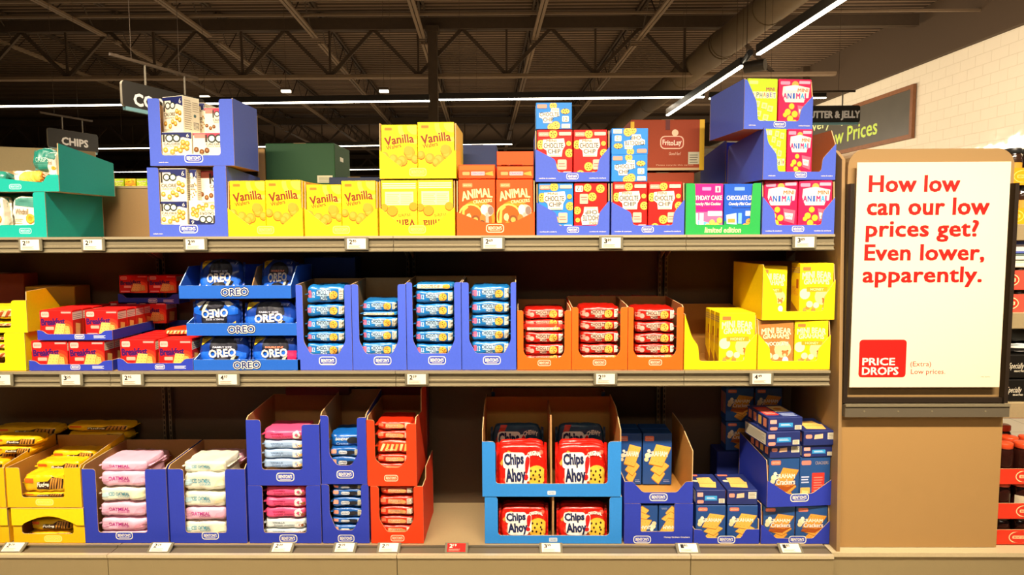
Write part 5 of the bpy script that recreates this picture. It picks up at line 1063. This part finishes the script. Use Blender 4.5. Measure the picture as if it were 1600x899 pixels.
e = case(768, 945, 612, 790, 3.235, .08, M('1c4a78', .6), U(.03, .97, .86), 'dim blue case of cookie packs at the deck back', z0=ZB, hb=1.0, r=.01)
for k, u in enumerate(((770, 848), (860, 940))): put('ahoyb', u[0], u[1], 628, 700, 3.245, .05, 'dim dark blue cookie pack in the rear case, %s' % ('left', 'right')[k], 'cookie pack', 'packs in the rear case', seed=k)
# graham crackers
c = case(975, 1083, 787, 852, Y1, .38, NAVY, U(.24, .73, .3), 'blue graham cracker case with two inverted boxes, lower left', z0=ZB, r=.006, hb=1)
badge(c['root'], -.07, .001, .076, .034, BST['blue']); wordmark(c['root'], 'Honey Graham Crackers', .08, .028, .11, .009, WHITE)
for k, u in enumerate(((992, 1028), (1029, 1066))): put('graham', u[0]-10 if k == 0 else u[0], u[1] if k == 0 else u[1]+8, 790, 848, Y1+.008, .07, 'upside-down navy graham box, %s in the lower left case' % ('left', 'right')[k], 'box', 'inverted graham boxes', z0=ZB+.006, flip=1)
d_ = case(975, 1083, 752, 786, Y1, .40, NAVY, [(0, .98), (.12, .98), (.27, .5), (.77, .5), (.9, .98), (1, .98)], 'open blue graham cracker tray, upper left, boxes at its back', z0=c['zt'], r=.01, hb=1.2, lsid=[(0, 1), (1, 1)], rsid=[(0, 1), (.005, 2.35), (.5, 2.9), (1, 3.0)], bd=('blue', .5, .28, .078, .034), inner=M('c0883c', .75), cat='tray', name='display_tray')
for k, u in enumerate(((967, 1003), (1004, 1050))):
    for r_ in range(2): put('graham', u[0], u[1], 677, 746, Y1+.20, .075, 'navy graham box, %s row %s at the back of the open tray' % (('front', 'rear')[r_], ('left', 'right')[k]), 'box', 'graham boxes in the open tray', z0=d_['z0']+.008, yo=.08*r_)
e = case(1084, 1187, 787, 852, Y1, .36, NAVY, [(0, .36), (.12, .34), (.2, .14), (.72, .14), (.8, .36), (1, .36)], 'low blue graham cracker case with boxes lying on top', z0=ZB, r=.006, lsid=[(0, .36), (1, .36)], rsid=[(0, .6), (1, .6)], hb=.4); badge(e['root'], .0, .001, .076, .034, BST['blue'])
for k, u in enumerate(((1087, 1134), (1136, 1184))):
    put('graham', u[0], u[1], 790, 850, Y1+.008, .075, 'blue graham box standing %s in the low case' % ('left', 'right')[k], 'box', 'standing graham boxes in the low case', z0=ZB+.006)
    put('graham_lie2' if k == 0 else 'graham_lie', u[0], u[1], 766, 788, Y1+.006, .20, 'navy graham box lying flat atop the low case, %s' % ('left', 'right')[k], 'box', 'lying graham boxes on the low case', z0=ZB+.006+(WP(1110, 790, Y1).z-ZB-.006)+.001)
c = case(1189, 1297, 790, 852, Y1, .30, NAVY, [(0, .5), (.03, .47), (.22, .14), (.76, .14), (.97, .55), (1, .6)], 'blue cinnamon graham cracker case, lower right corner', z0=ZB, r=.01, hb=1, lsid=[(0, .5), (.04, 1), (1, 1)], rsid=[(0, .6), (.04, 1), (1, 1)]); badge(c['root'], .01, .001, .076, .034, BST['blue'])
for k, u in enumerate(((1192, 1242), (1243, 1293))): put('graham_c', u[0], u[1], 791, 850, Y1+.008, .075, 'blue cinnamon graham box, %s in the lower right corner case' % ('left', 'right')[k], 'box', 'cinnamon boxes in the lower right case', z0=ZB+.006)
NV2 = NAVY
d_ = case(1197, 1303, 720, 789, Y1-.01, .30, NV2, [(0, .58), (.03, .56), (.33, .27), (.7, .27), (.97, .54), (1, .58)], 'large blue cinnamon graham case stacked in the lower right corner', z0=c['zt'], r=.012, hb=1.2, rz=math.radians(5), lsid=[(0, .58), (.06, 1.0), (.14, 1.02), (1, 1.2)], rsid=[(0, .58), (1, .6)], bd=('blue', .5, .19, .082, .036), no=('r',))
inside(d_, 'graham_c', .03, .5, 1.0, .008, .07, 'blue cinnamon graham box standing left in the stacked corner case', z=.012); inside(d_, 'graham_back', .51, .98, 1.0, .008, .07, 'blue graham box turned back to front in the stacked corner case', z=.012)
def lying(c, kind, xf0, xf1, z, h, yo, dd, label, rz=0):
    x0, x1 = (xf0-.5)*c['w'], (xf1-.5)*c['w']; me = carton_mesh(kind, x1-x0, h, dd); o = bpy.data.objects.new('food_carton', me); COL.objects.link(o)
    o.matrix_world = Matrix.Translation((c['xc'], c['Y'], z)) @ Matrix.Rotation(c['root'].rotation_euler.z+rz, 4, 'Z') @ Matrix.Translation(((x0+x1)/2, yo, 0)); tag(o, label, 'box', 'lying graham boxes on the corner stack'); return o
z = d_['z0']+.012+d_['h']*1.0+.001
lying(d_, 'graham_lie', .03, .5, z, .056, .004, .20, 'dark lying graham box, bottom of the left corner stack')
lying(d_, 'graham_lie2', -.06, .46, z+.057, .062, -.012, .21, 'lying graham box showing a white side panel, middle of left corner stack', .03)
lying(d_, 'graham_lie3', -.02, .5, z+.120, .058, -.006, .21, 'lying graham box with red panel on top, highest in left corner stack', .0)
lying(d_, 'graham_lie2', .53, 1.03, z, .052, .004, .20, 'lying graham box, lower of the right corner stack')
lying(d_, 'graham_lie', .53, 1.06, z+.053, .062, -.004, .20, 'lying graham box, upper of the right corner stack')
for i, (a, b, v0, v1, Y) in enumerate(((1134, 1178, 606, 658, 3.2), (1180, 1222, 606, 658, 3.2), (1134, 1178, 659, 704, 3.2))):
    put('graham_c', a, b, v0, v1, Y, .08, 'dim blue graham box at the corner deck back, %s' % ('upper left', 'upper right', 'below the upper left')[i], 'box', 'dim graham boxes at the corner back')
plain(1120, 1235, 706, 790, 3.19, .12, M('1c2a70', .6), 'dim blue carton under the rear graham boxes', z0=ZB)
# dark things high at the back of the bottom deck
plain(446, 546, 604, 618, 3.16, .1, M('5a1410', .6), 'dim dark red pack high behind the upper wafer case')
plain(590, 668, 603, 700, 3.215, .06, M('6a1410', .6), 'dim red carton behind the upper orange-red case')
# =============================== RIGHT NEIGHBOUR RUN =========================
YN = 3.0
def nshelf(v, label, u0=1562):
    z = WP(1590, v, YN).z; x0 = 2.06; o = empty('gondola_shelf', (x0, YN, z)); tag(o, label, 'shelf', 'shelves right of the poster stand'); mb = MB(); mb.box(0, .9, 0, .4, -.02, 0, TAN); mb.build('shelf_board', o)
    mb = MB(); mb.rbox(-.005, .9, -.012, .01, -.07, .002, M('b09c74', .45, .2), .003); mb.tube((.04, -.013, -.035), (.04, -.011, -.035), .006, M('3a3024', .5), 10); mb.build('price_rail', o); return z
za = nshelf(351, 'upper shelf right of the poster, under yellow jar trays'); zb2 = nshelf(489, 'second shelf right of the poster, under red boxes'); zc2 = nshelf(629, 'third shelf right of the poster, under black boxes')
def jar(x, y, z, r, h, lid, body, label, group, lab=None, s=1):
    o = empty('jam_jar', (x, y, z)); tag(o, label, 'jar', group); mb = MB(); mb.lathe([(r*.85, 0), (r*.98, .004), (r, .012), (r, h*.7), (r*.92, h*.8), (r*.78, h*.86), (r*.78, h*.9)], M(body, .12, spec=.7), 20); mb.build('glass', o)
    mb = MB(); mb.lathe([(r*.9, h*.86), (r*.93, h*.87), (r*.93, h*.985), (r*.88, h), (r*.3, h*1.0)], M(lid, .35), 20); mb.build('lid', o)
    if lab:
        n = 9; vs = []; 
        for k in range(n+1): t = math.radians(-150+k*120/n); vs += [(r*1.012*math.cos(t), r*1.012*math.sin(t), h*.14), (r*1.012*math.cos(t), r*1.012*math.sin(t), h*.6)]
        mb = MB(); mb.add(vs, [(2*k, 2*k+2, 2*k+3, 2*k+1) for k in range(n)], M(lab, .5), True); mb.build('label', o)
    return o
def ntray(x0, z, h, col, label, Y, w_=.5, d=.25, ovx=.11, ring='f8d8a0'):
    o = empty('display_tray', (x0, Y, z)); tag(o, label, 'tray', 'printed trays right of the poster')
    for nm, pts, fn in (('front_panel', [(0, 0), (w_, 0), (w_, h), (0, h)], lambda a, b, k: (a, k, b)), ('back_panel', [(w_, 0), (0, 0), (0, h), (w_, h)], lambda a, b, k: (a, d-k, b))):
        mb = MB(); mb.prism(pts, fn, .004, col, BROWN, EDGE); mb.build(nm, o)
    for nm, X, sg in (('side_panel', 0, 1), ('side_panel', w_, -1)):
        mb = MB(); mb.prism([(.004, 0), (d-.004, 0), (d-.004, h), (.004, h)], lambda a, b, k: (X+sg*k, a, b), .004, col, BROWN, EDGE); mb.build(nm, o)
    mb = MB(); mb.box(.004, w_-.004, .004, d-.004, 0, .004, BROWN); mb.build('base_panel', o)
    A = Art(.10, h*.72); A.circ(.5, .5, .5, P(ring), .3, 22); A.circ(.5, .5, .46, P('d8301c') if ring != 'f8d060' else P('f4a80c'), .25, 22); A.rect(.16, .36, .84, .64, P(ring), .04); A.text(NB, .5, .5, .56, .18, P('d8301c') if ring != 'f8d060' else P('e8940c'), off=.03)
    mb = MB(); A.stamp(mb, lambda a, b, k: (ovx+a, -.0006-k, h*.14+b)); mb.build('logo_badge', o)
    return o
YT = M('f4a60c', .55); RT_ = M('e03418', .55); PK = M('e8503c', .55)
# yellow trays on the upper shelf
ntray(2.035, za+.002, WP(1590, 326, YN).z-WP(1590, 351, YN).z, YT, 'yellow-orange tray right of the poster, lower of two', YN+.01, ring='f8d060')
z2 = WP(1590, 289, YN).z; ntray(2.08, z2, WP(1590, 262, YN).z-z2, YT, 'yellow-orange tray right of the poster, upper of two', YN+.01, ring='f8d060')
for r0, zj, hh_, nm in ((0, za+.008, .165, 'lower'), (1, z2+.006, .155, 'upper')):
    for k in range(2): jar(2.125+k*.085+r0*.04, YN+.06, zj, .038, hh_, '2c2a28', '3a2418', 'dark jar with zebra striped label in the %s yellow tray, %s' % (nm, ('left', 'right')[k]), 'dark jars in the yellow trays', 'd8a038')
for k in range(2):
    pass
def thin(u0, u1, v0, v1, col, label, name='flat_pack', cat='pack', Y=YN+.02, d=.2, z0=None):
    xc, w_, zb, h = rect(u0, u1, v0, v1, Y, z0); o = empty(name, (xc, Y, zb)); tag(o, label, cat); mb = MB(); mb.rbox(-w_/2, w_/2, 0, d, 0, h, M(col, .35), .003); mb.build('body', o); A = Art(w_, h); A.rect(.1, .2, .5, .7, P('e8dcd8'), .02); A.rect(.55, .3, .9, .6, P('c8b8a8')); mb = MB(); A.stamp(mb, lambda a, b, k: (a, -.0004-k, b)); mb.build('print', o)
def nbase(v): return WP(1590, v, YN).z
thin(1574, 1640, 376, 396, '5868b8', 'blue and lilac pack on top of the pile right of the poster', z0=nbase(397)); thin(1573, 1640, 397, 407, '6a7868', 'grey green pack in the pile right of the poster', z0=nbase(408)); thin(1573, 1640, 408, 417, 'e0d4b8', 'cream pack lowest in the pile right of the poster', z0=nbase(419))
zz = nbase(489)+.002; h1 = nbase(460)-nbase(488)
ntray(2.03, zz, h1, PK, 'pinkish red tray right of the poster, lower of two', YN+.006); h2 = nbase(422)-nbase(452); ntray(2.03, nbase(453), h2, PK, 'pinkish red tray right of the poster, upper of two', YN+.01)
for lv, z_, nm in ((0, zz+.006, 'lower'), (1, nbase(453)+.006, 'upper')):
    for k in range(5):
        mb = MB(); mb.lathe([(.03, 0), (.034, .006), (.034, .078), (.03, .086 if lv == 0 else .09)], M('3a2418', .3), 16); tag(mb.build('small_can', loc=(2.075+k*.072, YN+.06, z_)), 'small dark can in the %s pinkish red tray, %s from the left' % (nm, ('first', 'second', 'third', 'fourth', 'fifth')[k]), 'can', 'small cans in the pinkish red trays')
# black boxes with script
for i, (v0, v1) in enumerate(((594, 628), (556, 592))):
    z_ = nbase(v1)+.001 if i else nbase(629)+.002; h = nbase(v0)-nbase(v1); o = empty('black_carton', (2.30, YN+.008, z_)); tag(o, 'black carton with white script lettering, %s of two right of the poster' % ('lower', 'upper')[i], 'box'); mb = MB(); mb.rbox(-.275, .275, 0, .28, 0, h, M('16130f', .4), .003); mb.build('body', o)
    wordmark(o, 'Specially', -.103 if i else -.108, h*.5, .066, .034, P('e8dcc0'), off=.01, shear=.35); wordmark(o, 'SELECTED', -.09, h*.3, .045, .007, P('e8dcc0'))
mb = MB(); put('foil', 1556, 1650, 536, 556, YN+.03, .15, 'shiny black and silver bag on the upper black carton', 'bag', z0=nbase(555), name='foil_bag')
for o_ in list(COL.objects):
    pass
xc, w_, zb, h = rect(1556, 1660, 510, 538, YN+.06, nbase(538)); mb = MB(); mb.v = []; me = pack_mesh('sand', w_, h, .2, 1, 5)
o = bpy.data.objects.new('folded_blanket', me.copy()); COL.objects.link(o); o.location = (xc, YN+.05, zb); o.data.materials.clear(); o.data.materials.append(M('4a4a44', .8)); o.data.polygons.foreach_set('material_index', [0]*len(o.data.polygons)); tag(o, 'dark grey cushion-like pack lying above the black cartons', 'pack')
# red jar trays on the plinth
YJ = 2.86
jz = [WP(1580, v, YJ).z for v in (852, 811, 757)]; jh = [WP(1580, a, YJ).z-WP(1580, b, YJ).z for a, b in ((829, 852), (787, 811), (733, 757))]
jo = (.10, .125, .115)
for i in range(3):
    z_ = max(jz[i], ZB+.001) if i == 0 else jz[i]; ntray(2.045, z_, jh[i], RT_, 'red jar tray right of the stand, %s of three' % ('bottom', 'middle', 'top')[i], YJ, w_=.5, d=.3, ovx=jo[i])
    hj = (jz[i+1]-z_-.004) if i < 2 else .165
    for r_ in range(2):
        for k in range(3):
            jar(2.092+k*.083-.004*(i == 1), YJ+.055+r_*.085, z_+.006, .038, hj-.004, 'd84a20' if i else '2c1a10', '2e120c', 'dark jam jar with red lid, %s %s in the %s red tray' % (('front', 'rear')[r_], ('left', 'centre', 'right')[k], ('bottom', 'middle', 'top')[i]), 'jam jars in the red trays', 'd8c8a8' if k == 1 and i == 1 else None)
jar(2.2, YJ+.23, jz[2]+.03, .042, .165, 'd84a20', '2e120c', 'tallest red lidded jam jar standing behind the top tray', 'jam jars in the red trays')
